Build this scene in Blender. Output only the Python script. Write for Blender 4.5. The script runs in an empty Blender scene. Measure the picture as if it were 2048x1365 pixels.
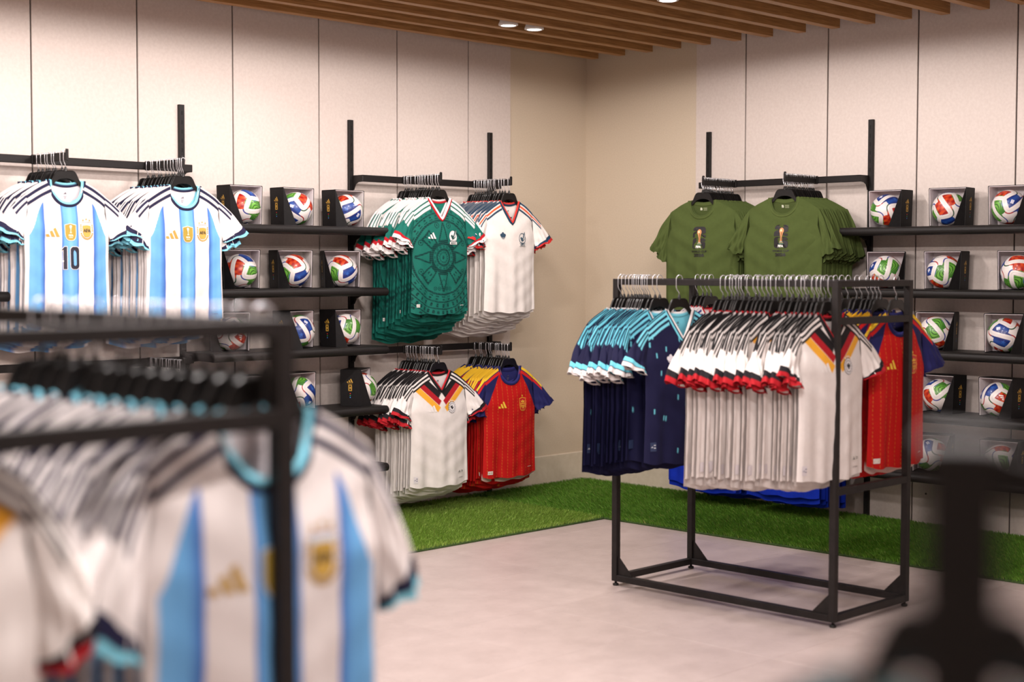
import bpy, bmesh, math, random
import numpy as np
from mathutils import Vector, Matrix

random.seed(7)
RNG = np.random.default_rng(11)
SC = bpy.context.scene
COL = SC.collection

# ---------------------------------------------------------------- camera
CAM_POS = (-7.93318, -7.08898, 1.5)
YAW, PITCH, ROLL = math.radians(44.562), math.radians(-2.7766), math.radians(0.0915)
cam_d = bpy.data.cameras.new('camera')
cam = bpy.data.objects.new('camera', cam_d)
COL.objects.link(cam)
fw = Vector((math.cos(PITCH)*math.cos(YAW), math.cos(PITCH)*math.sin(YAW), math.sin(PITCH)))
rt = Vector((math.sin(YAW), -math.cos(YAW), 0)); up = rt.cross(fw)
r2 = rt*math.cos(ROLL)+up*math.sin(ROLL); u2 = -rt*math.sin(ROLL)+up*math.cos(ROLL)
cam.matrix_world = Matrix(((r2.x, u2.x, -fw.x, CAM_POS[0]), (r2.y, u2.y, -fw.y, CAM_POS[1]), (r2.z, u2.z, -fw.z, CAM_POS[2]), (0, 0, 0, 1)))
cam_d.sensor_width = 36.0
cam_d.lens = 3025.44/2048*36.0
cam_d.clip_start = 0.05
cam_d.dof.use_dof = True
cam_d.dof.focus_distance = 8.6
cam_d.dof.aperture_fstop = 1.9
SC.camera = cam

# ---------------------------------------------------------------- world and exposure
world = bpy.data.worlds.new('world'); SC.world = world
world.use_nodes = True
world.node_tree.nodes['Background'].inputs[0].default_value = (1.0, 0.93, 0.89, 1)
world.node_tree.nodes['Background'].inputs[1].default_value = 0.10
SC.view_settings.view_transform = 'Standard'
SC.view_settings.look = 'None'
SC.view_settings.exposure = -0.24
SC.view_settings.gamma = 1.0
SC.view_settings.use_curve_mapping = False
LAMP_COLOUR = (1.0, 0.905, 0.872)
# (x, y, watts, pair) of the ceiling downlights; each pair hangs between two slats
LAMP_GAIN = 1.16
GAPS = [-0.8025-0.2373*k for k in (0, 5, 12, 19, 23)]
LAMPS = []
for g, row_ in zip(GAPS, ([(-1.585, 24), (-3.14, 26), (-4.69, 24), (-6.24, 22)], [(-1.80, 46), (-3.35, 64), (-4.90, 60), (-6.45, 60)], [(-1.80, 14), (-3.35, 56), (-4.90, 66), (-6.45, 66)],  # third row's first pair is unseen, added to light the right wall
                         [(-3.35, 30), (-4.90, 62), (-6.45, 90)], [(-6.45, 115)])):  # last pair in both rows is unseen, added to light the near shirts
    for x_, w_ in row_: LAMPS += [(x_, g, w_*LAMP_GAIN), (x_+.215, g-.004, w_*LAMP_GAIN)]

# ---------------------------------------------------------------- helpers
def lin(c):
    c = np.asarray(c, float)/255.0
    return np.where(c <= 0.04045, c/12.92, ((c+0.055)/1.055)**2.4)

def new_mat(name, rgb=(200, 200, 200), rough=0.6, metal=0.0, spec=0.5):
    m = bpy.data.materials.new(name); m.use_nodes = True
    b = m.node_tree.nodes['Principled BSDF']
    b.inputs['Base Color'].default_value = (*lin(rgb), 1)
    b.inputs['Roughness'].default_value = rough
    b.inputs['Metallic'].default_value = metal
    b.inputs['Specular IOR Level'].default_value = spec
    return m

def N(m, t, **k):
    n = m.node_tree.nodes.new(t)
    for a, v in k.items(): setattr(n, a, v)
    return n

def L(m, a, b): m.node_tree.links.new(a, b)

def noise_mix(m, c1, c2, scale, detail=3, rough=0.6, stretch=(1, 1, 1), lo=0.35, hi=0.65, coords='Object'):
    b = m.node_tree.nodes['Principled BSDF']
    tc = N(m, 'ShaderNodeTexCoord'); mp = N(m, 'ShaderNodeMapping'); mp.inputs['Scale'].default_value = stretch
    nz = N(m, 'ShaderNodeTexNoise'); nz.inputs['Scale'].default_value = scale; nz.inputs['Detail'].default_value = detail; nz.inputs['Roughness'].default_value = rough
    cr = N(m, 'ShaderNodeValToRGB'); cr.color_ramp.elements[0].position = lo; cr.color_ramp.elements[1].position = hi
    cr.color_ramp.elements[0].color = (*lin(c1), 1); cr.color_ramp.elements[1].color = (*lin(c2), 1)
    L(m, tc.outputs[coords], mp.inputs[0]); L(m, mp.outputs[0], nz.inputs[0]); L(m, nz.outputs[0], cr.inputs[0]); L(m, cr.outputs[0], b.inputs['Base Color'])
    return nz, cr

def add_bump(m, src, strength=0.1, dist=0.002):
    b = m.node_tree.nodes['Principled BSDF']; bp = N(m, 'ShaderNodeBump')
    bp.inputs['Strength'].default_value = strength; bp.inputs['Distance'].default_value = dist
    L(m, src, bp.inputs['Height']); L(m, bp.outputs[0], b.inputs['Normal'])

M = {}
M['panel'] = new_mat('panel_laminate', (222, 210, 201), 0.55)
nz, _ = noise_mix(M['panel'], (206, 193, 185), (213, 201, 193), 60, 4); add_bump(M['panel'], nz.outputs[0], 0.05)
M['plaster'] = new_mat('beige_plaster', (205, 189, 166), 0.8)
nz, _ = noise_mix(M['plaster'], (200, 184, 162), (207, 192, 170), 120, 4); add_bump(M['plaster'], nz.outputs[0], 0.12)
M['baseboard'] = new_mat('cream_baseboard', (215, 203, 183), 0.6); noise_mix(M['baseboard'], (212, 199, 179), (218, 206, 187), 30)
M['reveal'] = new_mat('dark_reveal', (38, 32, 30), 0.8); noise_mix(M['reveal'], (30, 25, 24), (46, 39, 36), 90)
M['black'] = new_mat('black_powder_coat', (24, 21, 20), 0.5, 0, .3)
nz, _ = noise_mix(M['black'], (20, 17, 16), (28, 24, 23), 200, 2); add_bump(M['black'], nz.outputs[0], 0.06, 0.001)
M['rackmetal'] = new_mat('rack_black_metal', (26, 22, 21), 0.55, 0, .3)
nz, _ = noise_mix(M['rackmetal'], (23, 19, 18), (31, 26, 25), 25, 4); add_bump(M['rackmetal'], nz.outputs[0], 0.05, 0.001)
M['slot'] = new_mat('slot_dark', (8, 7, 7), 0.9); noise_mix(M['slot'], (6, 5, 5), (12, 10, 10), 50)
M['plastic'] = new_mat('hanger_plastic', (18, 16, 16), 0.33, 0, .35); noise_mix(M['plastic'], (15, 13, 13), (21, 19, 18), 40)
M['chrome'] = new_mat('hook_chrome', (215, 215, 220), 0.25, .75); noise_mix(M['chrome'], (205, 205, 210), (225, 225, 228), 30)
M['card'] = new_mat('black_card', (18, 16, 17), 0.6, 0, .25); noise_mix(M['card'], (15, 13, 14), (21, 19, 20), 60)
M['liner'] = new_mat('pale_card_liner', (196, 184, 186), 0.7); noise_mix(M['liner'], (214, 204, 206), (224, 215, 216), 40)
M['wood'] = new_mat('oak_slat', (150, 104, 60), 0.5)
nz, _ = noise_mix(M['wood'], (142, 98, 52), (182, 134, 80), 9, 6, 0.65, (0.6, 14, 14)); add_bump(M['wood'], nz.outputs[0], 0.1, 0.001)
M['soffit'] = new_mat('dark_soffit', (40, 28, 18), 0.9); noise_mix(M['soffit'], (34, 24, 15), (46, 33, 22), 8)
M['lampwhite'] = new_mat('lamp_white', (225, 222, 218), 0.4); noise_mix(M['lampwhite'], (222, 219, 215), (228, 225, 222), 50)
m = new_mat('lamp_lens', (255, 255, 255), 0.3); M['lens'] = m
m.node_tree.nodes['Principled BSDF'].inputs['Emission Color'].default_value = (1, 0.97, 0.94, 1)
m.node_tree.nodes['Principled BSDF'].inputs['Emission Strength'].default_value = 14
noise_mix(m, (250, 250, 250), (255, 255, 255), 20)

# colours carried by the mesh itself (dyed and printed cloth, printed ball, grass)
def attr_mat(name, rough, sheen=0.0, weave=0.0, coat=0.0, vary=0.06, spec=0.5):
    m = bpy.data.materials.new(name); m.use_nodes = True
    b = m.node_tree.nodes['Principled BSDF']; b.inputs['Roughness'].default_value = rough; b.inputs['Specular IOR Level'].default_value = spec
    at = N(m, 'ShaderNodeAttribute', attribute_name='Col')
    tc = N(m, 'ShaderNodeTexCoord'); nz = N(m, 'ShaderNodeTexNoise'); nz.inputs['Scale'].default_value = 45
    mr = N(m, 'ShaderNodeMapRange'); mr.inputs[3].default_value = 1-vary; mr.inputs[4].default_value = 1+vary
    mx = N(m, 'ShaderNodeVectorMath', operation='SCALE')
    L(m, tc.outputs['Object'], nz.inputs[0]); L(m, nz.outputs[0], mr.inputs[0]); L(m, at.outputs['Color'], mx.inputs[0]); L(m, mr.outputs[0], mx.inputs['Scale'])
    L(m, mx.outputs[0], b.inputs['Base Color'])
    if sheen:
        b.inputs['Sheen Weight'].default_value = sheen
    if coat:
        b.inputs['Coat Weight'].default_value = coat; b.inputs['Coat Roughness'].default_value = 0.12
    if weave:
        n2 = N(m, 'ShaderNodeTexNoise'); n2.inputs['Scale'].default_value = 700; n2.inputs['Detail'].default_value = 2
        L(m, tc.outputs['Object'], n2.inputs[0]); add_bump(m, n2.outputs[0], weave, 0.001)
    return m
M['fabric'] = attr_mat('jersey_knit', 0.75, 0.0, 0.12, spec=0.22)
M['cotton'] = attr_mat('cotton_knit', 0.95, 0.0, 0.25, vary=0.10, spec=0.12)
M['print'] = attr_mat('printed_mark', 0.55, vary=0.02)
M['ball'] = attr_mat('ball_cover', 0.38, coat=0.25, vary=0.02)
M['grass'] = attr_mat('turf_fibre', 0.55, vary=0.15)
M['grassbase'] = new_mat('turf_backing', (50, 74, 26), 0.9); noise_mix(M['grassbase'], (40, 62, 20), (64, 90, 34), 90)

def link(o, parent=None, kind=None, label=None, cat=None, group=None):
    COL.objects.link(o)
    if parent is not None: o.parent = parent
    if kind: o['kind'] = kind
    if label: o['label'] = label
    if cat: o['category'] = cat
    if group: o['group'] = group
    return o

def empty(name, loc=(0, 0, 0), rz=0.0, label=None, cat=None, group=None, kind=None):
    o = bpy.data.objects.new(name, None); o.empty_display_size = 0.05
    o.location = loc; o.rotation_euler = (0, 0, rz)
    return link(o, None, kind, label, cat, group)

def mesh_np(name, V, F, mat, col=None, smooth=True):
    """V (n,3), F list of faces or (m,k) int array"""
    me = bpy.data.meshes.new(name)
    V = np.ascontiguousarray(V, np.float32)
    if isinstance(F, np.ndarray):
        k = F.shape[1]; nf = F.shape[0]
        me.vertices.add(len(V)); me.vertices.foreach_set('co', V.ravel())
        me.loops.add(nf*k); me.loops.foreach_set('vertex_index', np.ascontiguousarray(F, np.int32).ravel())
        me.polygons.add(nf); me.polygons.foreach_set('loop_start', np.arange(0, nf*k, k, dtype=np.int32))
        me.polygons.foreach_set('use_smooth', np.full(nf, smooth))
        me.update(calc_edges=True); me.validate()
    else:
        me.from_pydata([tuple(map(float, v)) for v in V], [], F); me.update()
        me.polygons.foreach_set('use_smooth', np.full(len(me.polygons), smooth))
    if col is not None:
        a = me.color_attributes.new('Col', 'FLOAT_COLOR', 'POINT')
        c = np.ones((len(V), 4), np.float32); c[:, :3] = col
        a.data.foreach_set('color', c.ravel())
    me.materials.append(mat)
    return me

def obj(name, me, parent=None, loc=None, **k):
    o = bpy.data.objects.new(name, me)
    if loc is not None: o.location = loc
    return link(o, parent, **k)

class B:
    """collects boxes, tubes and prisms into one mesh"""
    def __init__(s): s.v = []; s.f = []
    def add(s, V, F):
        o = len(s.v); s.v += [tuple(p) for p in V]; s.f += [tuple(i+o for i in f) for f in F]; return s
    def box(s, x0, x1, y0, y1, z0, z1):
        V = [(x, y, z) for x in (x0, x1) for y in (y0, y1) for z in (z0, z1)]
        return s.add(V, [(0, 1, 3, 2), (4, 6, 7, 5), (0, 4, 5, 1), (2, 3, 7, 6), (0, 2, 6, 4), (1, 5, 7, 3)])
    def cbox(s, x0, x1, y0, y1, z0, z1, c=0.002):
        """box with chamfered edges"""
        bm = bmesh.new(); r = bmesh.ops.create_cube(bm, size=1)
        for v in bm.verts: v.co = Vector(((x0+x1)/2+v.co.x*(x1-x0), (y0+y1)/2+v.co.y*(y1-y0), (z0+z1)/2+v.co.z*(z1-z0)))
        bmesh.ops.bevel(bm, geom=list(bm.edges), offset=c, segments=1, affect='EDGES')
        bm.verts.index_update(); s.add([v.co[:] for v in bm.verts], [[v.index for v in f.verts] for f in bm.faces]); bm.free(); return s
    def prism(s, pts, axis, a, b):
        """polygon pts (2D) extruded along axis 0/1/2 from a to b"""
        n = len(pts)
        def P(p, t):
            q = [0, 0, 0]; q[axis] = t; o = [i for i in range(3) if i != axis]; q[o[0]] = p[0]; q[o[1]] = p[1]; return q
        V = [P(p, a) for p in pts]+[P(p, b) for p in pts]
        return s.add(V, [tuple(range(n)), tuple(range(2*n-1, n-1, -1))]+[(i, (i+1) % n, n+(i+1) % n, n+i) for i in range(n)])
    def tube(s, path, r, k=6, cap=True):
        path = [Vector(p) for p in path]; n = len(path); ring = []
        d0 = (path[1]-path[0]).normalized(); a = d0.orthogonal().normalized()
        V = []; F = []
        for i, p in enumerate(path):
            d = ((path[min(i+1, n-1)]-path[max(i-1, 0)])).normalized()
            a = (a-d*a.dot(d)).normalized(); b = d.cross(a); rr = r[i] if isinstance(r, (list, tuple)) else r
            V += [p+(a*math.cos(t)+b*math.sin(t))*rr for t in [2*math.pi*j/k for j in range(k)]]
        for i in range(n-1):
            for j in range(k):
                F.append((i*k+j, i*k+(j+1) % k, (i+1)*k+(j+1) % k, (i+1)*k+j))
        if cap: F += [tuple(range(k))[::-1], tuple(range((n-1)*k, n*k))]
        return s.add(V, F)
    def lathe(s, prof, k=24, c=(0, 0)):
        V = []; F = []; n = len(prof)
        for r, z in prof: V += [(c[0]+r*math.cos(2*math.pi*j/k), c[1]+r*math.sin(2*math.pi*j/k), z) for j in range(k)]
        for i in range(n-1):
            for j in range(k): F.append((i*k+j, i*k+(j+1) % k, (i+1)*k+(j+1) % k, (i+1)*k+j))
        F += [tuple(range(k))[::-1], tuple(range((n-1)*k, n*k))]
        return s.add(V, F)
    def mesh(s, name, mat, smooth=False):
        me = bpy.data.meshes.new(name); me.from_pydata([tuple(map(float, v)) for v in s.v], [], s.f)
        bm = bmesh.new(); bm.from_mesh(me); bmesh.ops.recalc_face_normals(bm, faces=bm.faces); bm.to_mesh(me); bm.free()
        if smooth: me.polygons.foreach_set('use_smooth', np.full(len(me.polygons), True))
        me.materials.append(mat); return me
    def obj(s, name, mat, parent=None, loc=None, smooth=False, **k): return obj(name, s.mesh(name, mat, smooth), parent, loc, **k)

ORD = ['front', 'second', 'third', 'fourth', 'fifth', 'sixth', 'seventh', 'eighth', 'ninth', 'tenth', 'eleventh', 'twelfth', 'thirteenth', 'fourteenth',
       'fifteenth', 'sixteenth', 'seventeenth', 'eighteenth', 'nineteenth', 'twentieth', 'twenty-first', 'twenty-second', 'twenty-third', 'twenty-fourth', 'twenty-fifth']

# ================================================================ THE ROOM
PW = 0.60645                # wall panel module
X_END, Y_END, ZC = -9.5, -9.0, 3.12
# floor: loose-laid vinyl tiles on a slab
floor = B().box(X_END, 0.1, Y_END, 0.1, -0.12, -0.004).obj('floor', M['reveal'], kind='structure', label='pale pinkish grey vinyl tile floor of the shop')
def floor_mat():
    m = new_mat('vinyl_floor', (200, 184, 178), 0.42)
    nz, cr = noise_mix(m, (172, 156, 151), (185, 169, 164), 6, 8, 0.7)
    b = m.node_tree.nodes['Principled BSDF']
    tc = N(m, 'ShaderNodeTexCoord'); mp = N(m, 'ShaderNodeMapping'); mp.inputs['Scale'].default_value = (1, 2.2, 1)
    n2 = N(m, 'ShaderNodeTexNoise'); n2.inputs['Scale'].default_value = 38; n2.inputs['Detail'].default_value = 5
    c2 = N(m, 'ShaderNodeValToRGB'); c2.color_ramp.elements[0].position = 0.28; c2.color_ramp.elements[1].position = 0.36
    c2.color_ramp.elements[0].color = (0.80, 0.79, 0.79, 1); c2.color_ramp.elements[1].color = (1, 1, 1, 1)
    oi = N(m, 'ShaderNodeObjectInfo'); mr = N(m, 'ShaderNodeMapRange'); mr.inputs[3].default_value = 0.965; mr.inputs[4].default_value = 1.02
    mm = N(m, 'ShaderNodeMix', data_type='RGBA', blend_type='MULTIPLY'); mm.inputs[0].default_value = 1
    sc = N(m, 'ShaderNodeVectorMath', operation='SCALE')
    add = N(m, 'ShaderNodeVectorMath', operation='ADD')
    L(m, tc.outputs['Object'], add.inputs[0]); L(m, oi.outputs['Location'], add.inputs[1])
    L(m, add.outputs[0], mp.inputs[0]); L(m, mp.outputs[0], n2.inputs[0]); L(m, n2.outputs[0], c2.inputs[0])
    L(m, add.outputs[0], nz.inputs[0])
    L(m, cr.outputs[0], mm.inputs[6]); L(m, c2.outputs[0], mm.inputs[7]); L(m, oi.outputs['Random'], mr.inputs[0])
    L(m, mm.outputs[2], sc.inputs[0]); L(m, mr.outputs[0], sc.inputs['Scale']); L(m, sc.outputs[0], b.inputs['Base Color'])
    return m
M['floor'] = floor_mat()
TS = 0.61
tile_me = B().cbox(-TS/2+.0006, TS/2-.0006, -TS/2+.0006, TS/2-.0006, -0.006, 0.0, 0.0008).mesh('tile', M['floor'])
for i in range(-7, 5):
    for j in range(-9, 3):
        x = -3.745+TS*(i+.5); y = -2.553+TS*(j+.5)
        if x > -0.85 or y > -0.9 or x < -8.2 or y < -8.3: continue
        obj('tile', tile_me, floor, (x, y, 0))

# walls
wl = B().box(X_END, 0.15, 0.0, 0.15, 0, 3.3).obj('wall_left', M['plaster'], kind='structure', label='long wall clad in pale panels behind the striped and green shirts')
wr = B().box(0.0, 0.15, Y_END, 0.0, 0, 3.3).obj('wall_right', M['plaster'], kind='structure', label='wall clad in pale panels behind the olive T-shirts')
B().box(X_END-.1, X_END, Y_END, 0.15, 0, 3.3).obj('wall_back', M['panel'], kind='structure', label='unseen pale wall added to close the shop behind the viewer')  # unseen wall, added to keep world light off the slat sides
B().box(X_END, 0.15, Y_END-.1, Y_END, 0, 3.3).obj('wall_front', M['panel'], kind='structure', label='unseen pale wall added to close the shop right of the viewer')  # also unseen, added to block world light and bounce the lamps
PT = 0.014
B().box(X_END, -0.768, -0.004, -0.0005, 0.0, 3.25).obj('seam_backing', M['reveal'], wl)
B().box(-0.004, -0.0005, Y_END, -0.974, 0.0, 3.25).obj('seam_backing', M['reveal'], wr)
G = 0.0045
seams_l = [-0.767, -1.152]+[-(1.152+PW*k) for k in range(1, 14)]
for a, b in zip(seams_l[:-1], seams_l[1:]):
    B().cbox(b+(G if b > X_END else 0), a-(G if a < -0.8 else 0), -PT, -0.003, 0.004, 3.25, 0.001).obj('wall_panel', M['panel'], wl)
seams_r = [-0.973, -1.366]+[-(1.366+PW*k) for k in range(1, 13)]
for a, b in zip(seams_r[:-1], seams_r[1:]):
    B().cbox(-PT, -0.003, b+G, a-(G if a < -1 else 0), 0.004, 3.25, 0.001).obj('wall_panel', M['panel'], wr)
scr = B().lathe([(0.006, 0), (0.006, 0.002), (0.003, 0.003)], 10).mesh('screw_cap', M['reveal'], True)
for y, z in ((-2.67, 0.19), (-3.30, 0.19)):
    o = obj('screw_cap', scr, wr, (-PT, y, z)); o.rotation_euler = (0, -math.pi/2, 0)
B().prism([(-0.012, 0), (0, 0), (0, 0.212), (-0.006, 0.212), (-0.012, 0.206)], 0, -0.765, 0.0).obj('baseboard_left', M['baseboard'], kind='structure', label='cream baseboard along the short beige wall beside the red shirts')
B().prism([(-0.012, 0), (0, 0), (0, 0.212), (-0.006, 0.212), (-0.012, 0.206)], 1, -0.971, -0.012).obj('baseboard_right', M['baseboard'], kind='structure', label='cream baseboard on the beige wall behind the navy shirts')

# ceiling: dark soffit with oak slats
ceil = B().box(X_END, 0.1, Y_END, 0.1, ZC, ZC+0.1).obj('ceiling', M['soffit'], kind='structure', label='slatted oak ceiling over the shop')
SLY = [-0.237-0.2373*k for k in range(30)]
SW = 0.056
for y in SLY:
    B().cbox(X_END, -0.142, y, y+SW, 2.92, 3.05, 0.0015).obj('slat', M['wood'], ceil)
bar = B()
for x in (-0.9, -2.4, -3.9, -5.4, -6.9, -8.4): bar.box(x-.02, x+.02, Y_END, 0, 3.05, 3.12)
bar.obj('slat_carrier', M['soffit'], ceil)

# downlights between the slats
lamp_body = B().lathe([(0.050, 0.155), (0.050, 0.03), (0.058, 0.012), (0.058, 0.004), (0.047, 0.0), (0.044, 0.006)], 32).mesh('housing', M['lampwhite'], True)
lamp_lens = B().lathe([(0.043, 0.004), (0.040, 0.002), (0.02, 0.001)], 32).mesh('lens', M['lens'], True)
for i, (x, y, w) in enumerate(LAMPS):
    if i == 0: lb = 'round white ceiling downlight, the lamp farther from the corner of its pair'
    elif i == 1: lb = 'round white ceiling downlight, the lamp nearer the corner of its pair'
    elif i in (8, 9): lb = 'ceiling downlight glowing between oak slats above the olive T-shirts'
    else: lb = 'unseen round white downlight between oak slats further out in the shop ceiling'
    t = empty('ceiling_light', (x, y, 2.914), 0, lb, 'light', 'ceiling downlights')
    obj('housing', lamp_body, t); obj('lens', lamp_lens, t)
    ld = bpy.data.lights.new('bulb', 'SPOT'); ld.energy = w; ld.color = LAMP_COLOUR; ld.spot_size = math.radians(178 if y < -1 else 140); ld.spot_blend = 0.12 if y < -1 else 1.0; ld.shadow_soft_size = 0.045
    lo = bpy.data.objects.new('bulb', ld); lo.location = (0, 0, -0.010); link(lo, t)

# ---------------------------------------------------------------- artificial turf
def turf(name, x0, x1, y0, y1, dens, c1, c2, lean, label):
    """backing mat with a pile of separate fibres; dens fibres per square metre"""
    t = empty(name, ((x0+x1)/2, (y0+y1)/2, 0), 0, label, 'turf')
    B().cbox(x0, x1, y0, y1, 0.0005, 0.010, 0.002).obj('backing', M['grassbase'], t, (-(x0+x1)/2, -(y0+y1)/2, 0))
    n = int((x1-x0)*(y1-y0)*dens)
    px = RNG.uniform(x0+.004, x1-.004, n); py = RNG.uniform(y0+.004, y1-.004, n)
    ang = RNG.uniform(0, 2*np.pi, n); h = RNG.uniform(0.016, 0.030, n); wd = RNG.uniform(0.0012, 0.0024, n)
    lx = lean[0]+RNG.normal(0, 0.35, n); ly = lean[1]+RNG.normal(0, 0.35, n)
    ca, sa = np.cos(ang)*wd, np.sin(ang)*wd
    z0 = np.full(n, 0.009)
    V = np.zeros((n, 5, 3))
    V[:, 0] = np.stack([px-ca, py-sa, z0], 1); V[:, 1] = np.stack([px+ca, py+sa, z0], 1)
    mx, my = px+lx*h*.25, py+ly*h*.25
    V[:, 2] = np.stack([mx-ca*.8, my-sa*.8, z0+h*.55], 1); V[:, 3] = np.stack([mx+ca*.8, my+sa*.8, z0+h*.55], 1)
    V[:, 4] = np.stack([px+lx*h*.75, py+ly*h*.75, z0+h*.95], 1)
    V[:, :, 0] = np.clip(V[:, :, 0], x0-.01, min(x1+.01, -.013)); V[:, :, 1] = np.clip(V[:, :, 1], y0-.01, min(y1+.01, -.013))
    b = np.arange(n)[:, None]*5
    F = np.concatenate([b+np.array([[0, 1, 3]]), b+np.array([[0, 3, 2]]), b+np.array([[2, 3, 4]])])
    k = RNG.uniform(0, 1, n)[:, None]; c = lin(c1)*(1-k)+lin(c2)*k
    dry = RNG.uniform(0, 1, n) < 0.07; c[dry] = lin((150, 160, 84))
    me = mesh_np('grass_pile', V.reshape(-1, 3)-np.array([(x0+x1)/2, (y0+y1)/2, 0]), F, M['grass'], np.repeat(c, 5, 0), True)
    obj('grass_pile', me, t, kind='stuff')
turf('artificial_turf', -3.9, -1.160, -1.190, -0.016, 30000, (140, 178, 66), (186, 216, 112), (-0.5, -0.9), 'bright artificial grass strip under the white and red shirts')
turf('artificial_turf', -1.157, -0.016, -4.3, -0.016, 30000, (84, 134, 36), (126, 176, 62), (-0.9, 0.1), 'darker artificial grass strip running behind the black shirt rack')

# ================================================================ 2D MARKS (flat print) as polygons
def circ(cx, cy, rx, ry=None, n=20, a0=0, a1=2*math.pi):
    ry = rx if ry is None else ry; full = abs(a1-a0-2*math.pi) < 1e-6
    m = n if full else n+1
    return [(cx+rx*math.cos(a0+(a1-a0)*i/n), cy+ry*math.sin(a0+(a1-a0)*i/n)) for i in range(m)]
def rect(cx, cy, w, h): return [(cx-w/2, cy-h/2), (cx+w/2, cy-h/2), (cx+w/2, cy+h/2), (cx-w/2, cy+h/2)]
def star(cx, cy, r, n=5, k=0.42, a0=math.pi/2): return [(cx+(r if i % 2 == 0 else r*k)*math.cos(a0+math.pi*i/n), cy+(r if i % 2 == 0 else r*k)*math.sin(a0+math.pi*i/n)) for i in range(2*n)]
def shield(cx, cy, w, h, n=8):
    p = [(cx-w/2, cy+h*.42), (cx-w*.25, cy+h*.46), (cx, cy+h*.5), (cx+w*.25, cy+h*.46), (cx+w/2, cy+h*.42)]
    p += [(cx+w/2*math.cos(t*.5*math.pi)**.6, cy-h*.05-h*.45*math.sin(t*.5*math.pi)**1.2) for t in [i/n for i in range(n)]]
    p += [(cx, cy-h*.5)]
    p += [(cx-w/2*math.cos(t*.5*math.pi)**.6, cy-h*.05-h*.45*math.sin(t*.5*math.pi)**1.2) for t in [1-i/n for i in range(1, n+1)]]
    return p
def ringpoly(cx, cy, r, w, n=28, ry=None):
    """ring as a list of quads"""
    ry = ry or r; o = circ(cx, cy, r, ry, n); i = circ(cx, cy, r-w, ry-w, n)
    return [[o[k], o[(k+1) % n], i[(k+1) % n], i[k]] for k in range(n)]
_txt = {}
def text_polys(s, size, cx, cy, bold=0.0, sx=1.0):
    key = (s, bold)
    if key not in _txt:
        c = bpy.data.curves.new('lettering', 'FONT'); c.body = s; c.size = 1; c.align_x = 'CENTER'; c.align_y = 'CENTER'; c.resolution_u = 3; c.offset = bold
        o = bpy.data.objects.new('lettering', c); COL.objects.link(o)
        bpy.context.view_layer.update()
        me = o.to_mesh(); V = [(v.co.x, v.co.y) for v in me.vertices]; F = [tuple(p.vertices) for p in me.polygons]
        ys = [v[1] for v in V]; hgt = max(ys)-min(ys); mid = (max(ys)+min(ys))/2
        _txt[key] = [[(V[i][0]/hgt, (V[i][1]-mid)/hgt) for i in f] for f in F]
        o.to_mesh_clear(); bpy.data.objects.remove(o); bpy.data.curves.remove(c)
    return [[(cx+x*size*sx, cy+y*size) for x, y in f] for f in _txt[key]]
def three_bars(cx, cy, w):
    h = w*.66; out = []
    for x0, hh in ((0.0, .30), (.38, .68), (.74, 1.0)):
        P = [(x0, 0), (x0+.25, 0), (x0+.25-.31*hh, hh), (x0-.25*hh+.02, hh*.86)]
        out.append([(cx-w/2+px*w, cy-h/2+pz*h) for px, pz in P])
    return out
def trefoil(cx, cy, w):
    out = []
    for a, k in ((math.pi/2, 1.0), (math.pi*.5+.95, .92), (math.pi*.5-.95, .92)):
        pts = []
        for i in range(16):
            t = 2*math.pi*i/16; x = .5*w*k*(.5+.5*math.cos(t)); y = .19*w*math.sin(t)*(1.0+.2*math.cos(t))
            pts.append((cx+x*math.cos(a)*1.15-y*math.sin(a), cy-w*.12+x*math.sin(a)*1.15+y*math.cos(a)))
        out.append(pts)
    for k in range(3): out.append(rect(cx, cy-w*(.18+.10*k), w*(.72-.18*k), w*.05))
    return out

class Marks:
    """flat prints: polygons with a colour and a layer, laid on a surface by fn(x, z, layer) -> 3D point"""
    def __init__(s): s.p = []
    def add(s, polys, rgb, layer=0):
        if polys and isinstance(polys[0][0], (int, float)): polys = [polys]
        for q in polys: s.p.append((q, rgb, layer))
        return s
    def mesh(s, name, fn, flip=False, mat=None):
        V = []; F = []; C = []
        for q, rgb, ly in s.p:
            a = sum(q[i][0]*q[(i+1) % len(q)][1]-q[(i+1) % len(q)][0]*q[i][1] for i in range(len(q)))
            q = q if (a > 0) != flip else q[::-1]
            o = len(V); V += [fn(x, z, ly) for x, z in q]; F.append(tuple(range(o, o+len(q)))); C += [lin(rgb)]*len(q)
        return mesh_np(name, np.array(V), F, mat or M['print'], np.array(C), False)

# ================================================================ WALL FIXTURES
ZU = 2.38
UPL = [-4.498, -3.318, -2.138, -0.968]
UPR = [-1.087, -2.284, -3.481]
up_me = B().cbox(-.0165, .0165, -.034, -.0145, 0.012, ZU, .0015).mesh('channel', M['black'])
sl = B(); z = ZU-.035
while z > 0.1: sl.box(-.0035, .0035, -.0348, -.0335, z-.022, z); z -= .05  # dark raised boxes stand in for the shade inside the slot holes
sl_me = sl.mesh('slots', M['slot'])
names_l = ['beside the far left shelf', 'between striped shirts and the ball shelves', 'between the ball shelves and the green shirts', 'behind the white crested shirts near the beige corner']
names_r = ['behind the olive T-shirts nearest the beige corner', 'between the olive T-shirts and the ball shelves', 'beyond the outermost balls on the ball shelves']
for x, n in zip(UPL, names_l):
    t = empty('slotted_upright', (x, 0, 0), 0, 'tall black slotted wall upright '+n, 'upright', 'wall uprights'); obj('channel', up_me, t); obj('slots', sl_me, t)
for y, n in zip(UPR, names_r):
    t = empty('slotted_upright', (0, y, 0), -math.pi/2, 'tall black slotted wall upright '+n, 'upright', 'wall uprights'); obj('channel', up_me, t); obj('slots', sl_me, t)

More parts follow.
